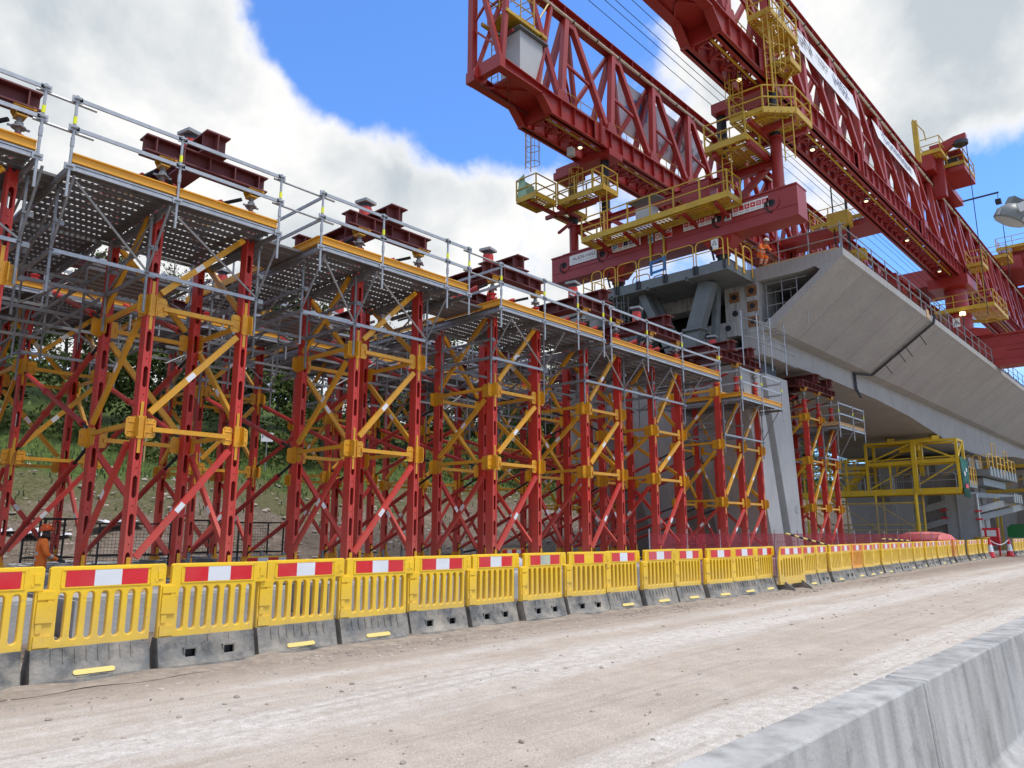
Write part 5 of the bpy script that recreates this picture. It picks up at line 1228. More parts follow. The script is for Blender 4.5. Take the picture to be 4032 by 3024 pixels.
b1 = sign(18.45, 18.15, 15.45, 16.1); q = MB(); q.prism(ngon(0, 0, .12, 16), (FX - .015, 18.3, 15.95), (0, -1, 0), (0, 0, 1), .006); q.box(FX - .015, 18.3, 15.63, .006, .27, .25); part('pictogram', q, M['signblue'], b1, None, 0)
b2_ = sign(18.05, 17.5, 15.5, 15.88); q = MB(); q.merge(holed(ngon(0, 0, .12, 16), [ngon(0, 0, .08, 14)], .006), basis((FX - .015, 17.9, 15.68), (0, -1, 0), (0, 0, 1))); part('pictogram', q, M['signred'], b2_, None, 0); q = MB(); [q.box(FX - .015, 17.65, 15.8 - .07 * k, .004, .2, .025) for k in range(4)]; part('caption', q, M['ink'], b2_, None, 0)
b3 = sign(17.45, 17.12, 15.5, 16.08); q = MB(); q.merge(holed(ngon(0, 0, .14, 16), [ngon(0, 0, .1, 14)], .006), basis((FX - .015, 17.285, 15.9), (0, -1, 0), (0, 0, 1))); q.box(FX - .015, 17.285, 15.62, .006, .3, .2); q.beam((FX - .015, 17.38, 16.0), (FX - .015, 17.19, 15.8), .006, .025); part('pictogram', q, M['signred'], b3, None, 0)
b4 = sign(14.42, 14.1, 15.44, 15.74); q = MB(); [q.box(FX - .015, 14.26, 15.68 - .07 * k, .004, .24, .03) for k in range(4)]; part('caption', q, M['ink'], b4, None, 0)
b5 = sign(15.15, 14.8, 14.25, 14.75, x=29.98); q = MB(); q.merge(holed(ngon(0, 0, .14, 3, 1.57), [ngon(0, 0, .09, 3, 1.57)], .006), basis((29.965, 14.98, 14.55), (0, -1, 0), (0, 0, 1))); part('pictogram', q, M['ink'], b5, None, 0)

# banners hung on the trusses
M['ink2'] = mat('grey_print', (.16, .165, .175), .7, var=.03); M['ink3'] = mat('blue_grey_print', (.13, .16, .25), .7, var=.03)
def ban(parent, x0, x1, yb_, yt_, z0, z1, name, words, flip=False):
    mb = MB(); n = 12; sg = 1
    vs = []
    for i in range(n + 1):
        x = x0 + (x1 - x0) * i / n; sag = .04 * math.sin(i * 1.9)
        vs += [(x, yt_ + .02, z1 + .03 * math.sin(i * 2.3)), (x, yb_ + sag * .5, z0 + sag), (x, yb_ + sag * .5 + .012, z0 + sag), (x, yt_ + .032, z1 + .03 * math.sin(i * 2.3))]
    fs = []
    for i in range(n): fs += [(4 * i + j, 4 * i + 4 + j, 4 * i + 4 + (j + 1) % 4, 4 * i + (j + 1) % 4) for j in range(4)]
    fs += [(0, 1, 2, 3), tuple(4 * n + j for j in (3, 2, 1, 0))]
    mb.add(vs, fs); o = part(name, mb, M['banner'], parent, None, 0)
    up_ = V((0, yt_ - yb_, z1 - z0)).normalized()
    for txt, size, xc, zc, m in words:
        c = V((xc, yb_ + (yt_ - yb_) * (zc - z0) / (z1 - z0), zc))
        ux = V((1, 0, 0)); nn = ux.cross(up_)
        off = nn * (.06 if nn.y < 0 else -.06)
        q = MB(); q.merge(text_vf(txt, size, .01), (basis(c + off, ux, up_) if not flip else basis(c + off, -ux, up_)) @ Matrix.Diagonal((1.25, 1, 1, 1))); part('lettering', q, M[m], o, None, 0)
    return o
ban(RTR, 31.3, 43.2, 12.02, 12.28, 25.3, 27.0, 'banner', [('AL', 1.15, 32.9, 26.25, 'ink2'), ('I', 1.15, 34.0, 26.25, 'signred'), ('GN', 1.15, 35.3, 26.25, 'ink2'), ('working on', .3, 37.8, 26.4, 'lightgrey'), ('behalf of', .3, 37.8, 26.1, 'lightgrey'), ('HS2', 1.1, 40.6, 26.2, 'ink3')])
ban(RTR, 46.6, 55.6, 12.02, 12.28, 25.6, 26.95, 'banner', [('Dominique', 1.1, 51.0, 26.28, 'ink3')])
ban(LTR, 33.2, 43.2, 22.6, 22.0, 24.9, 27.7, 'banner', [('HS2', 1.2, 35.3, 26.6, 'signblue'), ('working', .5, 38.2, 25.6, 'lightgrey'), ('ALIGN', 1.2, 41.0, 26.3, 'lightgrey')], True)

# crab and jib on top of the right truss, rear support, rear cross beam
m = MB(); m.b2(62.5, 69.5, 11.9, 13.7, 28.8, 29.3); m.b2(60.4, 62.6, 12.0, 13.5, 28.8, 30.1); m.b2(61.7, 62.3, 11.6, 12.4, 27.0, 30.6); m.prism([(-.4, -.5), (.5, -.5), (1.5, .05), (2.1, .05), (2.1, .55), (1.3, .5), (.5, .3), (-.4, .3)], (62.0, 12.0, 31.0), (0, -1, 0), (0, 0, 1), .5); m.b2(63.0, 66.7, 10.4, 12.7, 29.25, 29.6); m.b2(63.2, 66.2, 10.6, 11.6, 31.0, 31.1)
crab = part('hoist_crab', m, M['gred'], G, None, 0)
walkway([(63.0, 10.4), (63.0, 12.7), (66.7, 12.7), (66.7, 10.4)], 29.85, parent=crab); walkway([(60.4, 11.4), (60.4, 13.0), (62.4, 13.0), (62.4, 11.4)], 30.2, parent=crab)
m = MB(); m.b2(58.6, 58.9, 12.4, 12.75, 28.8, 32.2); m.path([(56.5, 12.2, 30.2), (56.5, 12.2, 31.2), (59.6, 12.2, 31.6), (60, 12.2, 31.0)], .04, 5); part('mast', m, M['gyel'], crab, None, 0)
m = MB(); m.b2(63.5, 65.5, 10.9, 11.8, 29.9, 30.6); m.lathe([(.5, 0), (.5, .3)], (62.0, 10.3, 30.75), 14); part('winch', m, M['dark'], crab)
m = MB(); m.tube((62.0, 9.95, 30.8), (62.0, 9.95, 17.2), .03, 5); m.beam((70, 12.2, 29.4), (70, 9.4, 29.4), .1, .12); m.tube((70, 9.5, 29.4), (70, 9.5, 28.8), .02, 4); m.box(70, 9.5, 28.6, .5, .4, .35); m.box(70, 9.4, 27.6, .35, .3, .5); m.tube((70, 9.4, 27.4), (70, 9.4, 22), .03, 5); part('hoist_rope', m, M['black'], crab, None, 0)
m = MB(); m.b2(65.3, 66.9, 3.5, 25, 14.0, 16.3); m.b2(65.1, 67.1, 3.4, 25.1, 16.3, 16.4); m.b2(65.25, 65.3, 3.5, 25, 15.5, 15.6); m.b2(65.25, 65.3, 3.5, 25, 14.5, 14.58); m.b2(65.2, 65.3, 8.2, 9.6, 15.1, 15.25); part('rear_cross_beam', m, M['gred'], G, None, 0)
m = MB(); m.lathe([(.95, 16.9), (.95, 18.4), (.8, 18.6), (.8, 21.4)], (66, 12.6, 0), 24); m.b2(64.9, 67.1, 11.2, 14, 16.4, 17.0); m.prism([(-1.6, 0), (1.6, 0), (1.2, .5), (.4, .7), (-1.2, .5)], (65.0, 11.8, 16.4), (0, -1, 0), (0, 0, 1), .4); m.b2(64.5, 68, 11.4, 14.2, 20.6, 21.4)
rc = part('rear_support', m, M['gred'], G); m = MB(); m.lathe([(.95, 16.4), (.95, 18.6), (.8, 21.4)], (66, 21.6, 0), 24); part('rear_support', m, M['gred'], G)
m = MB(); m.b2(65.02, 65.05, 12.35, 12.85, 17.4, 18.1); sg = part('sign_board', m, M['white'], rc, None, 0); q = MB(); q.merge(text_vf('A', .6, .006), basis((65.01, 12.6, 17.75), (0, -1, 0), (0, 0, 1))); part('lettering', q, M['ink'], sg, None, 0)
walkway([(64.6, 9.9), (64.6, 13.9), (68, 13.9), (70, 11.2), (70, 9.9)], 18.7, parent=rc); walkway([(66.5, 10.6), (66.5, 11.7), (68.5, 11.7), (68.5, 10.6)], 22.6, parent=rc)
ladder(rc, (66.8, 11.0, 18.8), (66.8, 11.0, 22.5), (-1, 0, 0), cage=False)
lm = MB(); lm.lathe([(.22, 0), (.2, .25), (.05, .3)], (64.4, 12.0, 18.1), 12); lq = part('lamp', lm, M['lamp'], rc); lm = MB(); lm.tube((64.4, 12.0, 16.4), (64.4, 12.0, 18.1), .05, 6); part('lamp_post', lm, M['dark'], lq)
# rear trolleys, hanging load gear and the yellow lattice tower
m = MB(); m.b2(92, 99, 9.5, 24.8, 29.2, 31.2); m.b2(93, 96, 9.8, 12, 31.2, 32.2); m.b2(90.5, 92, 11, 14.5, 28.8, 30.2); m.b2(101, 104, 10.5, 13.5, 27.2, 29.6); tr2 = part('rear_trolley', m, M['gred'], G, None, 0)
walkway([(90.2, 8.6), (90.2, 13), (99, 13), (99, 8.6)], 31.2, parent=tr2); walkway([(93, 9.2), (93, 10.6), (94.6, 10.6), (94.6, 9.2)], 33.4, parent=tr2); walkway([(86.5, 11.6), (86.5, 13.6), (89.5, 13.6), (89.5, 11.6)], 29.2, parent=tr2)
m = MB()
for x, y in ((84, 9.2), (86, 9.2), (84, 7.6), (86, 7.6)): m.beam((x, y, 17), (x, y, 33), .14, .14)
for k in range(10):
    z = 17 + 1.6 * k
    for a, b in (((84, 9.2), (86, 9.2)), ((84, 7.6), (84, 9.2)), ((84, 7.6), (86, 7.6)), ((86, 7.6), (86, 9.2))): m.beam((*a, z), (*b, z), .09, .09); m.beam((*a, z), (*b, z + 1.6), .08, .08)
m.b2(83.4, 86.6, 7, 9.8, 22.5, 24.2); m.b2(83.2, 86.8, 6.8, 10, 19.8, 20.2); part('lattice_tower', m, M['gyel'], G, None, 0)
m = MB(); m.b2(50.6, 51.2, 14.6, 17.6, 19.6, 20.3); m.b2(50.7, 51.1, 14.9, 15.3, 14.6, 19.6); m.b2(50.7, 51.1, 17.0, 17.4, 14.6, 19.6); m.b2(50.4, 51.4, 15.4, 16.8, 22.2, 23.2); lb = part('lifting_frame', m, M['gyel'], G, None, 0)
m = MB(); m.tube((50.9, 15.6, 20), (50.9, 15.6, 29), .09, 6); m.tube((50.9, 16.5, 20), (50.9, 16.5, 29), .05, 6); part('hoist_chain', m, M['black'], lb)
walkway([(52, 14.6), (52, 18.5), (55, 18.5), (55, 14.6)], 23.2, parent=lb)
m = MB(); m.b2(52.2, 54.8, 13.8, 20.9, 22.6, 23.0); m.b2(57, 58, 14.5, 20.4, 18.6, 20.2); part('hoist_beam', m, M['gred'], lb, None, 0)
# ------------------------------------------------------------------ yellow formwork frame round the farther pier
F = thing('formwork_traveller', 'yellow steel formwork frame with upper cage and handrails under the bridge deck', 'formwork', (0, 0, 0))
def fb(name, segs, m='fyel', w=.16, h=.2):
    mb = MB()
    for s in segs: mb.beam(s[0], s[1], s[2] if len(s) > 2 else w, s[3] if len(s) > 3 else h)
    return part(name, mb, M[m], F, None, 0)
xa, xb_ = 62.0, 63.9
for x in (xa, xb_):
    fb('floor_beam', [((x, 12.95, 4.7), (x, 25, 4.7), .2, .45)])
    fb('top_beam', [((x, 12.95, 8.4), (x, 19.3, 8.45), .14, .16), ((x, 12.95, 6.9), (x, 19.3, 6.85), .16, .26), ((x, 12.95, 7.2), (x, 19.3, 7.15), .08, .08)])
    for y in (12.98, 19.25): fb('post', [((x, y, 4.7), (x, y, 8.45), .18, .18)])
    for y in (20.8, 22.4, 24.2): fb('post', [((x, y, 4.7), (x, y, 7.4), .14, .14)])
    fb('post', [((x, 15.85, 4.7), (x, 15.85, 8.55), .3, .3)]); fb('post', [((x, 17.6, 4.7), (x, 17.6, 6.8), .12, .12)])
    fb('diagonal_brace', [((x, 16.0, 8.3), (x, 19.2, 7.0), .1, .1), ((x, 15.7, 8.3), (x, 13.1, 7.0), .1, .1), ((x, 16.2, 4.9), (x, 13.3, 6.6), .09, .09), ((x, 16.0, 6.6), (x, 19.1, 5.0), .09, .09), ((x, 20.9, 5.0), (x, 22.4, 6.8), .1, .1)])
    fb('rail', [((x, 19.3, 7.35), (x, 25, 7.3), .1, .12), ((x, 19.3, 6.3), (x, 25, 6.3), .1, .12), ((x, 19.3, 6.75), (x, 25, 6.7), .08, .08)])
fb('cross_member', [((xa, y, z), (xb_, y, z), .14, .16) for y in (12.98, 15.85, 19.25, 22.4) for z in (4.7, 8.4, 6.85)] + [((xa, 12.98, 7), (xb_, 12.98, 8.4), .1, .1)])
fb('hoist_rail', [((62.8, 14.5, 8.6), (62.8, 18.0, 8.5), .2, .26), ((62.8, 15.6, 8.0), (62.8, 17, 7.9), .3, .4)])
for y in (14.4, 17.5): fb('trolley', [((62.6, y, 8.7), (63.2, y + .3, 8.75), .5, .3)])
mb = MB(); mb.b2(xa + .1, xb_ - .1, 13.1, 24.9, 4.85, 4.95); part('floor', mb, M['dark'], F, None, 0)
fb('stair', [((62.4, 21.3, 4.9), (62.4, 19.6, 6.6), .1, .3), ((63.2, 21.3, 4.9), (63.2, 19.6, 6.6), .1, .3), ((62.2, 19.3, 6.6), (62.2, 20.6, 6.6), .8, .1)])
for a, b in ((13.2, 15.6), (16.1, 17.4), (17.5, 19.1), (19.5, 21.2), (21.4, 22.8), (22.9, 24.6)): hoop((61.92, a, 0), (61.92, b, 0), 4.95, 1.05, .028, True, 'galv', 'handrail', F)
for k in range(7): hoop((62.9, 17.0 + .16 * k, 0), (63.5, 17.0 + .16 * k, 0), 4.95, 1.0, .02, True, 'galv', 'stacked_rail', F)
mb = MB(); mb.b2(63.2, 63.8, 13.3, 17.5, 4.95, 5.9); mb.b2(63.95, 64.3, 15.5, 17.6, 4.9, 6.7); mb.b2(63.95, 64.3, 19.0, 20.4, 4.9, 6.9); part('dark_panel', mb, M['rough'], F, None, 0)
mb = MB()
vs = []
for i in range(9):
    x = 62.0 + .26 * i; dy = .05 * math.sin(i * 2.1); vs += [(x, 12.8 + dy, 7.15 - .03 * i), (x, 12.78 - dy, 4.2 + .05 * math.sin(i))]
mb.add(vs, [(2 * i, 2 * i + 1, 2 * i + 3, 2 * i + 2) for i in range(8)]); tp_ = part('tarpaulin', mb, M['tarp'], F)
sm_ = tp_.modifiers.new('thickness', 'SOLIDIFY'); sm_.thickness = .02
mb = MB(); mb.box(62.5, 12.72, 5.9, .35, .01, .3); mb.box(63.1, 12.72, 6.2, .3, .01, .25); mb.mi = 1; mb.box(62.8, 12.72, 5.0, .9, .012, .28); part('tarpaulin_print', mb, [M['white'], M['signred']], tp_, None, 0)
# yellow scaffold below it with a dusty net
S = thing('yellow_scaffold', 'yellow tube scaffold standing below the formwork frame', 'scaffold', (0, 0, 0)); mb = MB()
for y in (15.9, 18.7, 21.5, 24): 
    for x in (61.6, 63.4): mb.tube((x, y, 0), (x, y, 4.5), .13 if (y < 16 and x < 62) else .07, 8)
for z in (1.0, 1.9, 2.3, 3.9):
    for x in (61.6, 63.4): mb.tube((x, 15.9, z), (x, 24, z), .05, 6)
for a, b in ((15.9, 18.7), (18.7, 21.5), (21.5, 24)):
    mb.tube((61.6, a, 1.9), (61.6, b, 3.9), .045, 6); mb.tube((61.6, b, 1.9), (61.6, a, .1), .045, 6); mb.tube((61.6, a, 2.2), (61.6, b, .2), .045, 6)
part('tubes', mb, M['fyel'], S)
M['net'] = mat('grey_debris_net', (.38, .37, .34), .9)
def seethru(m, a):
    nt = m.node_tree; o = nt.nodes['Material Output']; t_ = nt.nodes.new('ShaderNodeBsdfTransparent'); mx_ = nt.nodes.new('ShaderNodeMixShader'); mx_.inputs[0].default_value = a
    nt.links.new(t_.outputs[0], mx_.inputs[1]); nt.links.new(nt.nodes['Principled BSDF'].outputs[0], mx_.inputs[2]); nt.links.new(mx_.outputs[0], o.inputs['Surface'])
seethru(M['net'], .42)
mb = MB(); mb.add([(61.5, 16.1, .1), (61.5, 22.3, .1), (61.5, 22.3, 3.9), (61.5, 16.1, 3.9)], [(0, 1, 2, 3)]); part('debris_net', mb, M['net'], S, None, 0)
# grey steel shutters standing by the far pier
t = thing('steel_shutter', 'tall light grey steel shutter panels leaning under the far end of the deck', 'shutter', (0, .9, 0)); mb = MB()
mb.b2(66, 66.3, 11.9, 14.1, 0, 4.6); mb.b2(65.9, 66.0, 11.9, 12.0, 0, 4.6); mb.b2(65.9, 66.0, 13.2, 13.3, 0, 4.6); part('panel', mb, M['lightgrey'], t, None, 0)
mb = MB(); mb.beam((66, 14.1, 3.9), (66, 16.2, 3.3), .3, .5); mb.beam((66, 14.1, 2.6), (66, 16.1, 2.0), .3, .45); mb.b2(65.9, 66.2, 15.6, 16.5, 0, 4.2); mb.b2(65.95, 66.2, 17.6, 19.8, .3, 3.8); part('strut', mb, M['lightgrey'], t, None, 0)
mb = MB(); [mb.box(65.85, y, z, .08, .5, .12) for y, z in ((11.9, 3.3), (11.9, 2.7), (14.2, 3.4), (14.2, 2.8))]; part('clamp', mb, M['signred'], t, None, 0)
mb = MB(); mb.b2(66.4, 67, 14.2, 16.0, .2, 3.6); part('shutter_back', mb, M['rough'], t, None, 0)
# grey cantilever walkway with ochre rails on the far pier formwork
M['midgrey'] = mat('mid_grey_steel_paint', (.2, .22, .225), .5, 0, .1, 1.5, dirt=(.15, .15, .14), damt=.3)
t = thing('formwork_walkway', 'grey steel cantilever walkway with ochre hoop rails beside the farther pier', 'walkway', (0, 2.7, 0)); mb = MB()
mb.b2(70.5, 82, 9.9, 11.6, 6.2, 6.75)
for k in range(9): mb.b2(70.6 + 1.28 * k, 71.3 + 1.28 * k, 9.84, 9.9, 6.25, 6.95)
mb.b2(67.5, 70.2, 10.8, 11.9, 5.2, 5.75); mb.b2(76, 80, 9.4, 10.4, 4.3, 4.7); mb.b2(82, 87, 9.0, 10.2, 4.2, 4.6)
for k in range(4): mb.b2(76.1 + k, 76.8 + k, 9.34, 9.4, 4.2, 4.95); mb.b2(82.1 + 1.2 * k, 82.9 + 1.2 * k, 8.94, 9, 4.1, 4.85)
mb.beam((67, 12.2, 4.75), (80, 9.8, 4.75), .3, .4); mb.beam((66.5, 12.4, 2.9), (78, 9.8, 4.4), .32, .5); mb.beam((70, 12, 2.6), (84, 9.6, 4.2), .32, .5); mb.b2(71, 80, 10.5, 14, 5.5, 6.1)
part('deck', mb, M['midgrey'], t, None, 0)
for k, h_ in enumerate((1.2, 2.2, 1.2, 1.2, 1.9, 1.2, 1.2)): hoop((70.7 + 1.6 * k, 9.9, 0), (72.1 + 1.6 * k, 9.9, 0), 6.8, h_, .035, True, 'hoop', 'hoop_rail', t)
for k in range(3): hoop((70.6, 10.0 + .55 * k, 0), (70.6, 10.45 + .55 * k, 0), 6.75, 1.15, .035, True, 'hoop', 'hoop_rail', t); hoop((67.6 + .9 * k, 10.8, 0), (68.3 + .9 * k, 10.8, 0), 5.7, 1.1, .035, True, 'hoop', 'hoop_rail', t)
t = thing('formwork_traveller', 'second yellow formwork frame at the far right beyond the grey walkway', 'formwork', (0, 0, 0)); mb = MB()
for y in (11, 17, 23):
    for x in (96, 98): mb.beam((x, y, 0), (x, y, 9), .2, .2)
for z in (4.7, 6.2, 8.8): mb.beam((96, 9, z), (96, 23, z), .18, .25); mb.beam((98, 9, z), (98, 23, z), .18, .25)
mb.beam((96, 11, 8.8), (96, 17, 6.2), .12, .12); mb.beam((96, 17, 8.8), (96, 23, 6.2), .12, .12); part('frame', mb, M['gyel'], t, None, 0)
mb = MB(); mb.b2(95.6, 95.75, 8.0, 10.2, 4.3, 6.2); mb.b2(90, 90.2, 11.2, 13.0, 4.2, 5.4); part('tarpaulin', mb, M['tarp'], t, None, 0)
pier(118, 'farthest concrete pier seen under the end of the deck', 9.0)

# ------------------------------------------------------------------ red debris netting on posts
M['rednet'] = mat('dark_red_mesh', (.30, .015, .03), .8); seethru(M['rednet'], .5)
fx = [19.5 + 2.2 * k for k in range(17)]
for k, (a, b) in enumerate(zip(fx, fx[1:])):
    t = thing('mesh_fence_panel', 'dark red mesh fence panel on a steel pin, %s from the left behind the barriers' % order[k], 'mesh fence', (a, 12.35, 0), 0, 'red mesh fencing')
    mb = MB(); mb.tube((0, 0, 0), (0, 0, 1.75), .024, 6); part('pin', mb, M['galv'], t)
    mb = MB(); vs = []
    for i in range(7): x = 2.2 * i / 6; vs += [(x, .03 * math.sin(i * 2.2), .1), (x, .03 * math.sin(i * 1.7), 1.62 - .03 * math.sin(math.pi * i / 6))]
    mb.add(vs, [(2 * i, 2 * i + 1, 2 * i + 3, 2 * i + 2) for i in range(6)]); o = part('mesh', mb, M['rednet'], t, None, 0)
    mb = MB()
    for i in range(14): mb.tube((2.2 * i / 14 + .08, 0, .1), (2.2 * i / 14 + .08, 0, 1.6), .006, 3, caps=False)
    for z in (.35, .85, 1.3, 1.6): mb.tube((0, 0, z), (2.2, 0, z), .008, 4, caps=False)
    part('wire', mb, M['rednet'], o, None, 0)
# striped pole leaning over the barriers
mb = MB(); p, q = V((26.6, 11.2, 1.62)), V((28.6, 10.35, 1.16))
for k in range(11): mb.mi = k % 2; mb.tube(p.lerp(q, k / 11), p.lerp(q, (k + 1) / 11), .035, 8)
solo('striped_pole', mb, [M['handle'], M['black']], 'black and yellow striped pole leaning across the barriers near the pier', 'pole')
mb = MB(); p, q = V((37.6, 11.3, 1.38)), V((40.6, 11.0, 1.28))
for k in range(9): mb.mi = k % 2; mb.tube(p.lerp(q, k / 9), p.lerp(q, (k + 1) / 9), .03, 8)
solo('striped_pole', mb, [M['handle'], M['black']], 'second striped pole lying level behind the barriers under the deck', 'pole')
# red covered tank
M['redcover'] = mat('faded_red_cover', (.55, .11, .11), .6, 0, .1, 1.5, dirt=(.5, .3, .28), damt=.4)
mb = MB(); mb.lathe([(1.75, 0), (1.85, .6), (1.72, 1.02), (1.45, 1.28), (.9, 1.42), (.05, 1.46)], n=24); o = solo('covered_tank', mb, M['redcover'], 'rounded pink-red plastic tank behind the far barriers', 'tank', None, (53, 13.4, 0), 60); o.scale = (1, 1, 1.2)
mb = MB(); mb.lathe([(1.78, 1.0), (1.8, 1.03), (1.72, 1.06)], n=24); part('lid_seam', mb, M['bred2'], o)
# traffic cones with rope
def cone(loc, lab):
    t = thing('traffic_cone', lab, 'traffic cone', loc, 0, 'traffic cones'); mb = MB(); mb.box(0, 0, .03, .46, .46, .06); mb.lathe([(.19, .06), (.15, .3)]); part('base', mb, M['bred'], t)
    mb = MB(); mb.lathe([(.15, .3), (.095, .66)]); part('sleeve', mb, M['bwhite'], t); mb = MB(); mb.lathe([(.095, .66), (.05, .98), (.045, 1.0)]); part('top', mb, M['bred'], t); t.scale = (1.25, 1.25, 1.32)
cone((60.6, 11.35, .012), 'red and white traffic cone at the end of the long barrier row'); cone((64.6, 10.9, .012), 'red and white traffic cone at the start of the short far barrier row')
mb = MB(); mb.path([(60.6, 11.35, 1.2), (61.6, 11.2, .95), (62.6, 11.1, .85), (63.6, 11, .95), (64.6, 10.9, 1.2)], .03, 6); solo('rope', mb, M['bwhite'], 'sagging white rope strung between the two traffic cones', 'rope')
# drum, power board, green machine
mb = MB(); mb.lathe([(.45, 0), (.45, 1.25), (.5, 1.28), (.5, 1.38)], n=16); solo('drum', mb, M['gyel'], 'yellow drum standing behind the last cone', 'drum', None, (63.3, 12.3, 0))
t = thing('power_board', 'dark red electrical board with white socket panels', 'power board', (66.5, 12.6, 0)); mb = MB(); mb.b2(-.2, .2, -.85, .85, .75, 2.05); mb.b2(-.1, .1, -.8, -.7, 0, .75); mb.b2(-.1, .1, .7, .8, 0, .75); part('case', mb, M['signred'], t, None, 0)
mb = MB(); [mb.box(-.21, y, 1.65, .02, .6, .45) for y in (-.38, .38)]; part('sockets', mb, M['white'], t, None, 0)
t = thing('generator', 'green generator on a pale trailer beyond the short barrier row', 'generator', (99.5, 14.0, 0)); mb = MB(); mb.prism([(-2.6, 1.2), (2.6, 1.2), (2.6, 2.3), (2.2, 2.65), (-2.2, 2.65), (-2.6, 2.3)], (0, 0, 0), (0, 1, 0), (0, 0, 1), 2.2); part('body', mb, M['green'], t, None, 0)
mb = MB(); mb.b2(-1.2, 1.2, -2.8, 2.8, .5, 1.1); mb.b2(-1.25, -1.15, -2.2, 2.2, 1.1, 1.2); part('trailer', mb, M['cabinet'], t, None, 0); mb = MB(); mb.box(-1.12, -1, 2.1, .03, .5, .35); part('label', mb, M['white'], t, None, 0)

# ------------------------------------------------------------------ material behind the towers
def cage(loc, rz, w_, d_, h_, lab, kind):
    t = thing('stillage_cage', lab, 'cage', loc, rz, 'black mesh stillages'); mb = MB()
    for x in (0, w_):
        for y in (0, d_): mb.beam((x, y, 0), (x, y, h_), .045, .045)
    for z in (.35, .98, h_):
        for y in (0, d_): mb.beam((0, y, z), (w_, y, z), .04, .04)
        for x in (0, w_): mb.beam((x, 0, z), (x, d_, z), .04, .04)
    mb.beam((w_ / 2, d_, .98), (w_ / 2, d_, h_), .05, .05); part('frame', mb, M['black'], t, None, 0); mb = MB(); k = 0
    while k * .1 < w_: mb.tube((k * .1, d_, .4), (k * .1, d_, h_), .005, 3, caps=False); k += 1
    for k in range(int(h_ / .1)): mb.tube((0, d_, .4 + .1 * k), (w_, d_, .4 + .1 * k), .007, 3, caps=False) if .4 + .1 * k < h_ else None
    part('mesh', mb, M['black'], t, None, 0); mb = MB(); mb.b2(.05, w_ - .05, .05, d_ - .05, .36, .4)
    mb2 = MB()
    for k in range(26): y = .1 + .9 * d_ * rnd.random(); z = .45 + rnd.random() * .4; mb2.tube((-.1 - rnd.random() * .3, y, z), (w_ + rnd.random() * .4, y, z + rnd.uniform(-.05, .05)), .024, 5)
    part('floor', mb, M['black'], t, None, 0); part('steel_tubes', mb2, M['galv'], t)
cage((6.4, 22.6, 0), .06, 1.0, 1.1, 2.0, 'tall black mesh cage of tubes behind the orange worker', 0)
cage((8.2, 23.6, 0), -.05, 2.0, 1.1, 1.9, 'black mesh cage of tubes between the second and third towers, left one', 0)
cage((10.7, 24.6, 0), .1, 2.0, 1.1, 2.05, 'black mesh cage between the second and third towers, middle one', 0)
cage((13.1, 24.8, 0), -.02, 1.7, 1.1, 2.0, 'black mesh cage just left of the third tower', 0)
def tubestack(loc, rz, n, L, lab):
    mb = MB()
    for k in range(n): y = rnd.uniform(-.5, .5); z = .55 + .05 * (k // 7); mb.tube((rnd.uniform(-.2, 0), y, z), (L + rnd.uniform(-.2, .1), y + rnd.uniform(-.02, .02), z), .024, 6)
    t = thing('tube_rack', lab, 'tube rack', loc, rz, 'scaffold tube racks'); part('steel_tubes', mb, M['galv'], t); mb = MB()
    for x in (.4, L - .4):
        mb.box(x, 0, .5, .08, 1.2, .08)
        for y in (-.55, .55): mb.box(x, y, .55, .07, .07, 1.1)
    part('rack', mb, M['galvd'], t, None, 0)
tubestack((2.6, 20.3, 0), .15, 40, 2.6, 'rack of silver scaffold tubes at the left edge beside the worker'); tubestack((9.0, 19.8, 0), .05, 36, 3.0, 'rack of silver scaffold tubes behind the second tower')
tubestack((13.2, 20.0, 0), -.1, 30, 3, 'rack of silver scaffold tubes behind the third tower'); tubestack((18.6, 20.4, 0), .1, 30, 3, 'rack of silver scaffold tubes behind the fourth tower')
mb = MB(); mb.b2(0, 1.5, 0, .9, .25, .75); [mb.b2(x, x + .1, 0, .9, 0, 1.0) for x in (0, .7, 1.4)]; solo('grey_stillage', mb, M['greysteel'], 'low grey steel bin on the ground between the first legs', 'bin', None, (7.6, 18.2, 0))
def bag(loc, s, lab, m, grp=None):
    mb = MB(); n = 12
    for j in range(7):
        pass
    prof = [(.02, 0), (.5, .02), (.62, .25), (.5, .5), (.3, .62), (.08, .66)]; vs = []; fs = []
    for r, z in prof: vs += [(s * r * math.cos(6.283 * j / n) * rnd.uniform(.75, 1.2), s * r * math.sin(6.283 * j / n) * rnd.uniform(.75, 1.2), s * z * rnd.uniform(.85, 1.15)) for j in range(n)]
    for i in range(len(prof) - 1): fs += [(i * n + j, i * n + (j + 1) % n, (i + 1) * n + (j + 1) % n, (i + 1) * n + j) for j in range(n)]
    mb.add(vs, fs); return solo('plastic_bag', mb, m, lab, 'bag', grp, loc, 25)
bag((11.7, 15.2, .6), .62, 'white crumpled plastic bag on the footing of the third tower', M['bwhite']); bag((17.2, 15.6, .6), .45, 'small white bag by the feet of the fourth tower', M['bwhite'])
for k, (x, y) in enumerate([(9.6, 33.6), (12.2, 33.2), (8.7, 34.4)]):
    mb = MB(); n = 10; vs = [((i / 9 - .5) * 1.9, (j / 4 - .5) * .9, .1 + .22 * rnd.random()) for i in range(10) for j in range(5)]
    mb.add(vs, [(i * 5 + j, (i + 1) * 5 + j, (i + 1) * 5 + j + 1, i * 5 + j + 1) for i in range(9) for j in range(4)])
    solo('crumpled_sheet', mb, M['bwhite'], ['pale crumpled sheet lying on the bank above the worker', 'pale crumpled sheet on the bank right of the first whole tower', 'smaller pale sheet at the left of the bank'][k], 'sheet', None, (x, y, hill(x, y)), 30)
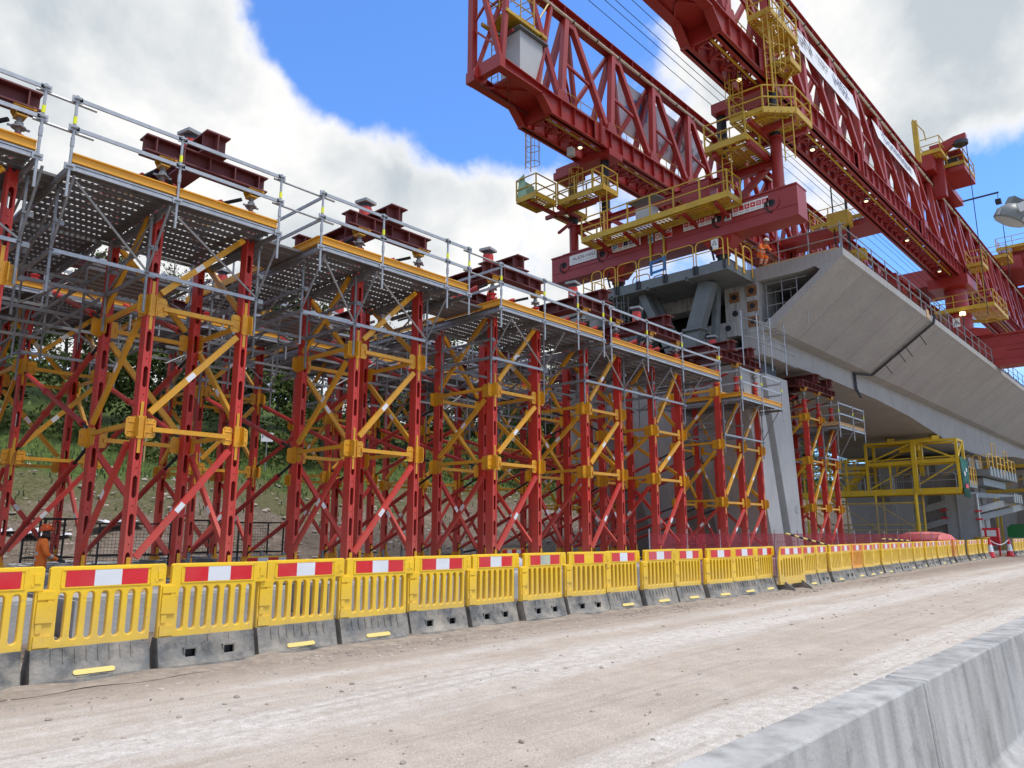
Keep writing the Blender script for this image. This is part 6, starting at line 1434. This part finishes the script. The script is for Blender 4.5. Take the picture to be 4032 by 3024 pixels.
mb = MB(); mb.path([(24, 25, .05), (26, 25.6, .08), (28, 24.8, .06), (30, 25.5, .3), (32, 25.2, .06)], .04, 6); solo('blue_hose', mb, M['bluepipe'], 'blue hose snaking on the ground behind the fourth tower', 'hose')
mb = MB(); mb.path([(18, 27.5, .3), (21, 28, .5), (24, 27.6, .45), (28, 28.2, .8)], .06, 6); solo('black_hose', mb, M['black'], 'black pipe lying along the foot of the bank', 'pipe')
t = thing('pallet_stack', 'stack of wooden pallets left of the second footing', 'pallets', (2.9, 14.4, 0), .05); mb = MB()
for k in range(5):
    z = .14 * k
    for q in range(5): mb.box(.1 + .2 * q, .5, z + .12, .16, 1.0, .025); mb.box(.1 + .2 * q, .5, z + .012, .12, 1.0, .02) if q % 2 == 0 else None
    for yv in (.08, .5, .92): mb.box(.5, yv, z + .065, 1.0, .09, .085)
part('pallet_wood', mb, M['wood'], t, None, 0)
# small signs on the bank
def banksign(x, y, z, txt, m, w_, h_, lab):
    t = thing('site_sign', lab, 'sign', (x, y, z)); b = MB(); b.tube((0, .03, -2.2), (0, .03, .3), .04, 6); part('post', b, M['galvd'], t); b = MB(); b.box(0, 0, 0, w_, .02, h_); part('board', b, M[m], t, None, 0)
    if txt: b = MB(); b.merge(text_vf(txt, h_ * .75, .006), basis((0, -.016, .04), (1, 0, 0), (0, 0, 1))); part('lettering', b, M['ink'], t, None, 0)
    t.rotation_euler = (0, 0, -.55)
banksign(25.3, 45, 7.84, 'P43', 'white', .75, .6, 'small white sign reading P43 on a post in front of the trees'); banksign(37.0, 45, 7.3, '', 'sticker', .55, .42, 'small yellow sign on a post at the top of the bank')
for k in range(16):
    x = 8 + 3.4 * k; t = thing('fence_post', 'thin post of the boundary fence, %s from the left' % order[k], 'fence post', (x, 46.5, hill(x, 46.5)), 0, 'boundary fence posts'); b = MB(); b.tube((0, 0, -.2), (0, 0, 1.7), .05, 6); part('post', b, M['galvd'] if k % 3 else M['wood'], t)
# floodlight close to the camera on the right
M['floodgrey'] = mat('grey_die_cast_housing', (.16, .175, .175), .45, .2, .1, 20)
t = thing('floodlight', 'grey floodlight on a bracket arm at the right edge of the picture', 'floodlight', (0, 0, 0)); fp = V((6.84, .845, 4.10)); rt_ = V((.676, -.737, 0)); uc_ = rt_.cross(fw)
ax_ = (rt_ * .8 - uc_ * .45).normalized(); lens = (-rt_ * .40 - uc_ * .88 + fw * .10).normalized()
uz = -lens; ux = ax_ - uz * ax_.dot(uz); ux.normalize(); uy = uz.cross(ux); Mx = Matrix((ux, uy, uz)).transposed().to_4x4(); Mx.translation = fp; Mx = Mx @ Matrix.Diagonal((.38, .38, .5, 1))
mb = MB(); k_ = MB(); k_.lathe([(.30, -.12), (.32, -.10), (.32, -.02), (.28, .06), (.20, .13), (.12, .16)], n=20); k_.box(-.05, .05, .2, .26, .22, .12); k_.box(.12, -.05, .17, .2, .3, .08)
for j in range(9): k_.box(.1 + .03 * j, 0, .08, .008, .44 - .03 * j, .1)
mb.merge((k_.v, k_.f), Mx); ho = part('housing', mb, M['floodgrey'], t)
mb = MB(); k_ = MB(); k_.lathe([(.29, -.125), (.2, -.15), (.05, -.16)], n=20); mb.merge((k_.v, k_.f), Mx); part('lens', mb, M['lightgrey'], ho)
mb = MB(); [mb.merge((lambda q: (q.v, q.f))(MB().box(.31 * math.cos(a), .31 * math.sin(a), -.06, .05, .05, .1)), Mx) for a in (.4, 1.9, 3.4, 5.0)]; part('clip', mb, M['galv'], ho)
mb = MB(); mb.beam(Mx @ V((-.13, -.34, .03)), Mx @ V((.62, -.34, .62)), .012, .07); mb.beam(Mx @ V((-.13, .34, .03)), Mx @ V((.62, .34, .62)), .012, .07); mb.tube(Mx @ V((.62, -.36, .62)), Mx @ V((.62, .36, .62)), .03, 8); part('bracket', mb, M['cabinet'], t)
e_ = Mx @ V((.62, 0, .62)); mb = MB(); mb.tube((e_.x, e_.y, -.3), (e_.x, e_.y, e_.z + .1), .05, 10); mb.box(e_.x, e_.y, .1, .5, .5, .2); part('mast', mb, M['galv'], t)

# ------------------------------------------------------------------ people
def person(loc, rz, label, joints, hat, hair_skin='skin2'):
    J = dict(pelvis=(0, 0, .94), waist=(0, 0, 1.1), chest=(0, .01, 1.3), neck=(0, .01, 1.47), jaw=(0, .03, 1.54), head=(0, .025, 1.63), crown=(0, .01, 1.72), nose=(0, .125, 1.615))
    for s, n in ((-1, 'r'), (1, 'l')):
        J.update({'hip' + n: (s * .1, 0, .9), 'knee' + n: (s * .11, .02, .5), 'ankle' + n: (s * .11, -.02, .1), 'toe' + n: (s * .13, .16, .045), 'sh' + n: (s * .19, 0, 1.41), 'el' + n: (s * .26, -.02, 1.13), 'wr' + n: (s * .27, .10, .9), 'pm' + n: (s * .27, .13, .83)})
    J.update(joints)
    rad = dict(pelvis=.155, waist=.15, chest=.165, neck=.065, jaw=.075, head=.098, crown=.07, nose=.016)
    for n in 'rl': rad.update({'hip' + n: .105, 'knee' + n: .085, 'ankle' + n: .062, 'toe' + n: .045, 'sh' + n: .085, 'el' + n: .062, 'wr' + n: .042, 'pm' + n: .036})
    E_ = [('pelvis', 'waist'), ('waist', 'chest'), ('chest', 'neck'), ('neck', 'jaw'), ('jaw', 'head'), ('head', 'crown'), ('head', 'nose')]
    for n in 'rl':
        E_ += [('pelvis', 'hip' + n), ('hip' + n, 'knee' + n), ('knee' + n, 'ankle' + n), ('ankle' + n, 'toe' + n), ('chest', 'sh' + n), ('sh' + n, 'el' + n), ('el' + n, 'wr' + n), ('wr' + n, 'pm' + n)]
        w_, p_ = V(J['wr' + n]), V(J['pm' + n]); d = (p_ - w_).normalized(); sd = d.cross(V((1, 0, 0))).normalized()
        for k, ln in enumerate((.075, .085, .08, .062)):
            a = p_ + sd * (.028 - .019 * k) + d * .03; b = a + d * ln * .5; c = b + (d + V((-.35 if n == 'l' else .35, 0, 0))).normalized() * ln * .5
            for q, v_ in (('a', a), ('b', b), ('c', c)): J['f%s%d%s' % (n, k, q)] = v_; rad['f%s%d%s' % (n, k, q)] = .0095
            E_ += [('pm' + n, 'f%s%da' % (n, k)), ('f%s%da' % (n, k), 'f%s%db' % (n, k)), ('f%s%db' % (n, k), 'f%s%dc' % (n, k))]
        J['th' + n] = w_ + (p_ - w_) * .8 + sd * .05 + d * .02; rad['th' + n] = .011; J['tt' + n] = V(J['th' + n]) + d * .045 + sd * .012; rad['tt' + n] = .009; E_ += [('pm' + n, 'th' + n), ('th' + n, 'tt' + n)]
    names = list(J); idx = {n: i for i, n in enumerate(names)}
    me = bpy.data.meshes.new('tmp'); me.from_pydata([tuple(J[n]) for n in names], [(idx[a], idx[b]) for a, b in E_], []); ob = bpy.data.objects.new('tmp', me); C.objects.link(ob)
    md = ob.modifiers.new('s', 'SKIN'); md.use_smooth_shade = True; me.skin_vertices[0].data[0].use_root = True
    for n in names: r = rad[n]; me.skin_vertices[0].data[idx[n]].radius = (r * (1.15 if n in ('chest', 'waist', 'pelvis') else 1), r * (.85 if n in ('chest', 'waist', 'pelvis') else 1)); me.skin_vertices[0].data[idx[n]].use_root = n == 'pelvis'
    ob.modifiers.new('u', 'SUBSURF').levels = 2
    dg = bpy.context.evaluated_depsgraph_get(); dg.update(); bm_ = bpy.data.meshes.new_from_object(ob.evaluated_get(dg)); bpy.data.objects.remove(ob)
    bm_.materials.clear()
    for m in ('orangecloth', 'silver', hair_skin, 'glove', 'boot'): bm_.materials.append(M[m])
    segs = [(V(J[a]), V(J[b]), a, b) for a, b in E_]
    for p in bm_.polygons:
        c = p.center; best = None
        for a, b, na, nb in segs:
            d = b - a; u = max(0, min(1, (c - a).dot(d) / max(d.length_squared, 1e-9))); ds = (c - a - d * u).length
            if best is None or ds < best[0]: best = (ds, u, na, nb)
        _, u, na, nb = best; k = 0
        if na in ('neck', 'jaw', 'head'): k = 2
        elif nb.startswith(('pm', 'f', 'th', 'tt')): k = 3
        elif na.startswith('ankle'): k = 4
        elif (na == 'waist' and .15 < u < .45) or (na == 'pelvis' and nb == 'waist' and .3 < u < .7) or (na.startswith('knee') and (.3 < u < .45 or .6 < u < .75)) or (na.startswith('el') and .3 < u < .55): k = 1
        p.material_index = k
    bm_.name = 'person'
    o = link('person', bm_, None, loc); o.rotation_euler = (0, 0, rz); tag(o, label, 'person')
    h = V(J['head']); u = (V(J['crown']) - V(J['jaw'])).normalized(); f_ = (V(J['nose']) - h).normalized(); sd = f_.cross(u).normalized(); f_ = u.cross(sd); Mx = Matrix((sd, f_, u)).transposed().to_4x4(); Mx.translation = h + u * .035
    mb = MB(); q = MB(); q.lathe([(.128, 0), (.132, .015), (.124, .06), (.10, .11), (.055, .14), (.01, .148)], n=18); q.prism([(.10 * math.cos(a), .12 + .10 * math.sin(a)) for a in [math.pi * i / 8 for i in range(9)]], (0, -.02, .01), (1, 0, 0), (0, 1, 0), .012); q.box(0, .02, .14, .03, .2, .02)
    mb.merge((q.v, q.f), Mx); part('helmet', mb, M[hat], o); mb = MB(); q = MB()
    for s in (-1, 1): q.tube((s * .036, .088, -.012), (s * .036, .1, -.012), .013, 8); q.tube((s * .1, -.005, -.03), (s * .112, -.005, -.03), .028, 8)
    mb.merge((q.v, q.f), Mx); part('eyes_and_ear_defenders', mb, M['glove'], o)
    return o
person((5.55, 19.3, .02), R(-95), 'worker in orange hi-vis suit and orange helmet standing behind the first tower', dict(head=(0, .045, 1.62), jaw=(0, .05, 1.53), crown=(0, .03, 1.715), nose=(0, .14, 1.59), elr=(-.25, .06, 1.14), wrr=(-.2, .28, 1.08), pmr=(-.19, .35, 1.07), ell=(.25, .05, 1.14), wrl=(.2, .28, 1.02), pml=(.19, .35, 1.0)), 'hato')
person((32.9, 14.05, 13.97), R(150), 'worker in orange and white helmet crouching on the deck end by the ochre hoop rails', dict(pelvis=(0, -.12, .62), waist=(0, -.05, .76), chest=(0, .12, .93), neck=(0, .26, 1.05), jaw=(0, .33, 1.08), head=(0, .37, 1.14), crown=(0, .38, 1.24), nose=(0, .46, 1.1), hipr=(-.1, -.1, .6), hipl=(.1, -.1, .6), kneer=(-.13, .22, .45), kneel=(.13, .22, .45), ankler=(-.12, -.02, .1), anklel=(.12, -.02, .1), shr=(-.19, .17, 1.0), shl=(.19, .17, 1.0), elr=(-.25, .3, .78), ell=(.25, .3, .78), wrr=(-.2, .5, .68), wrl=(.2, .5, .68), pmr=(-.19, .57, .66), pml=(.19, .57, .66)), 'hatw', 'skin')
person((31.6, 18.2, 9.55), R(200), 'worker in orange half hidden behind the grey raking legs at the deck end', {}, 'hatw', 'skin')
person((40.2, 15.6, 7.04), R(100), 'worker in orange on the small scaffold platform under the deck', dict(chest=(0, .08, 1.28), neck=(0, .14, 1.43), jaw=(0, .18, 1.49), head=(0, .2, 1.57), crown=(0, .2, 1.66), nose=(0, .3, 1.54), shr=(-.19, .1, 1.37), shl=(.19, .1, 1.37)), 'hatw', 'skin')
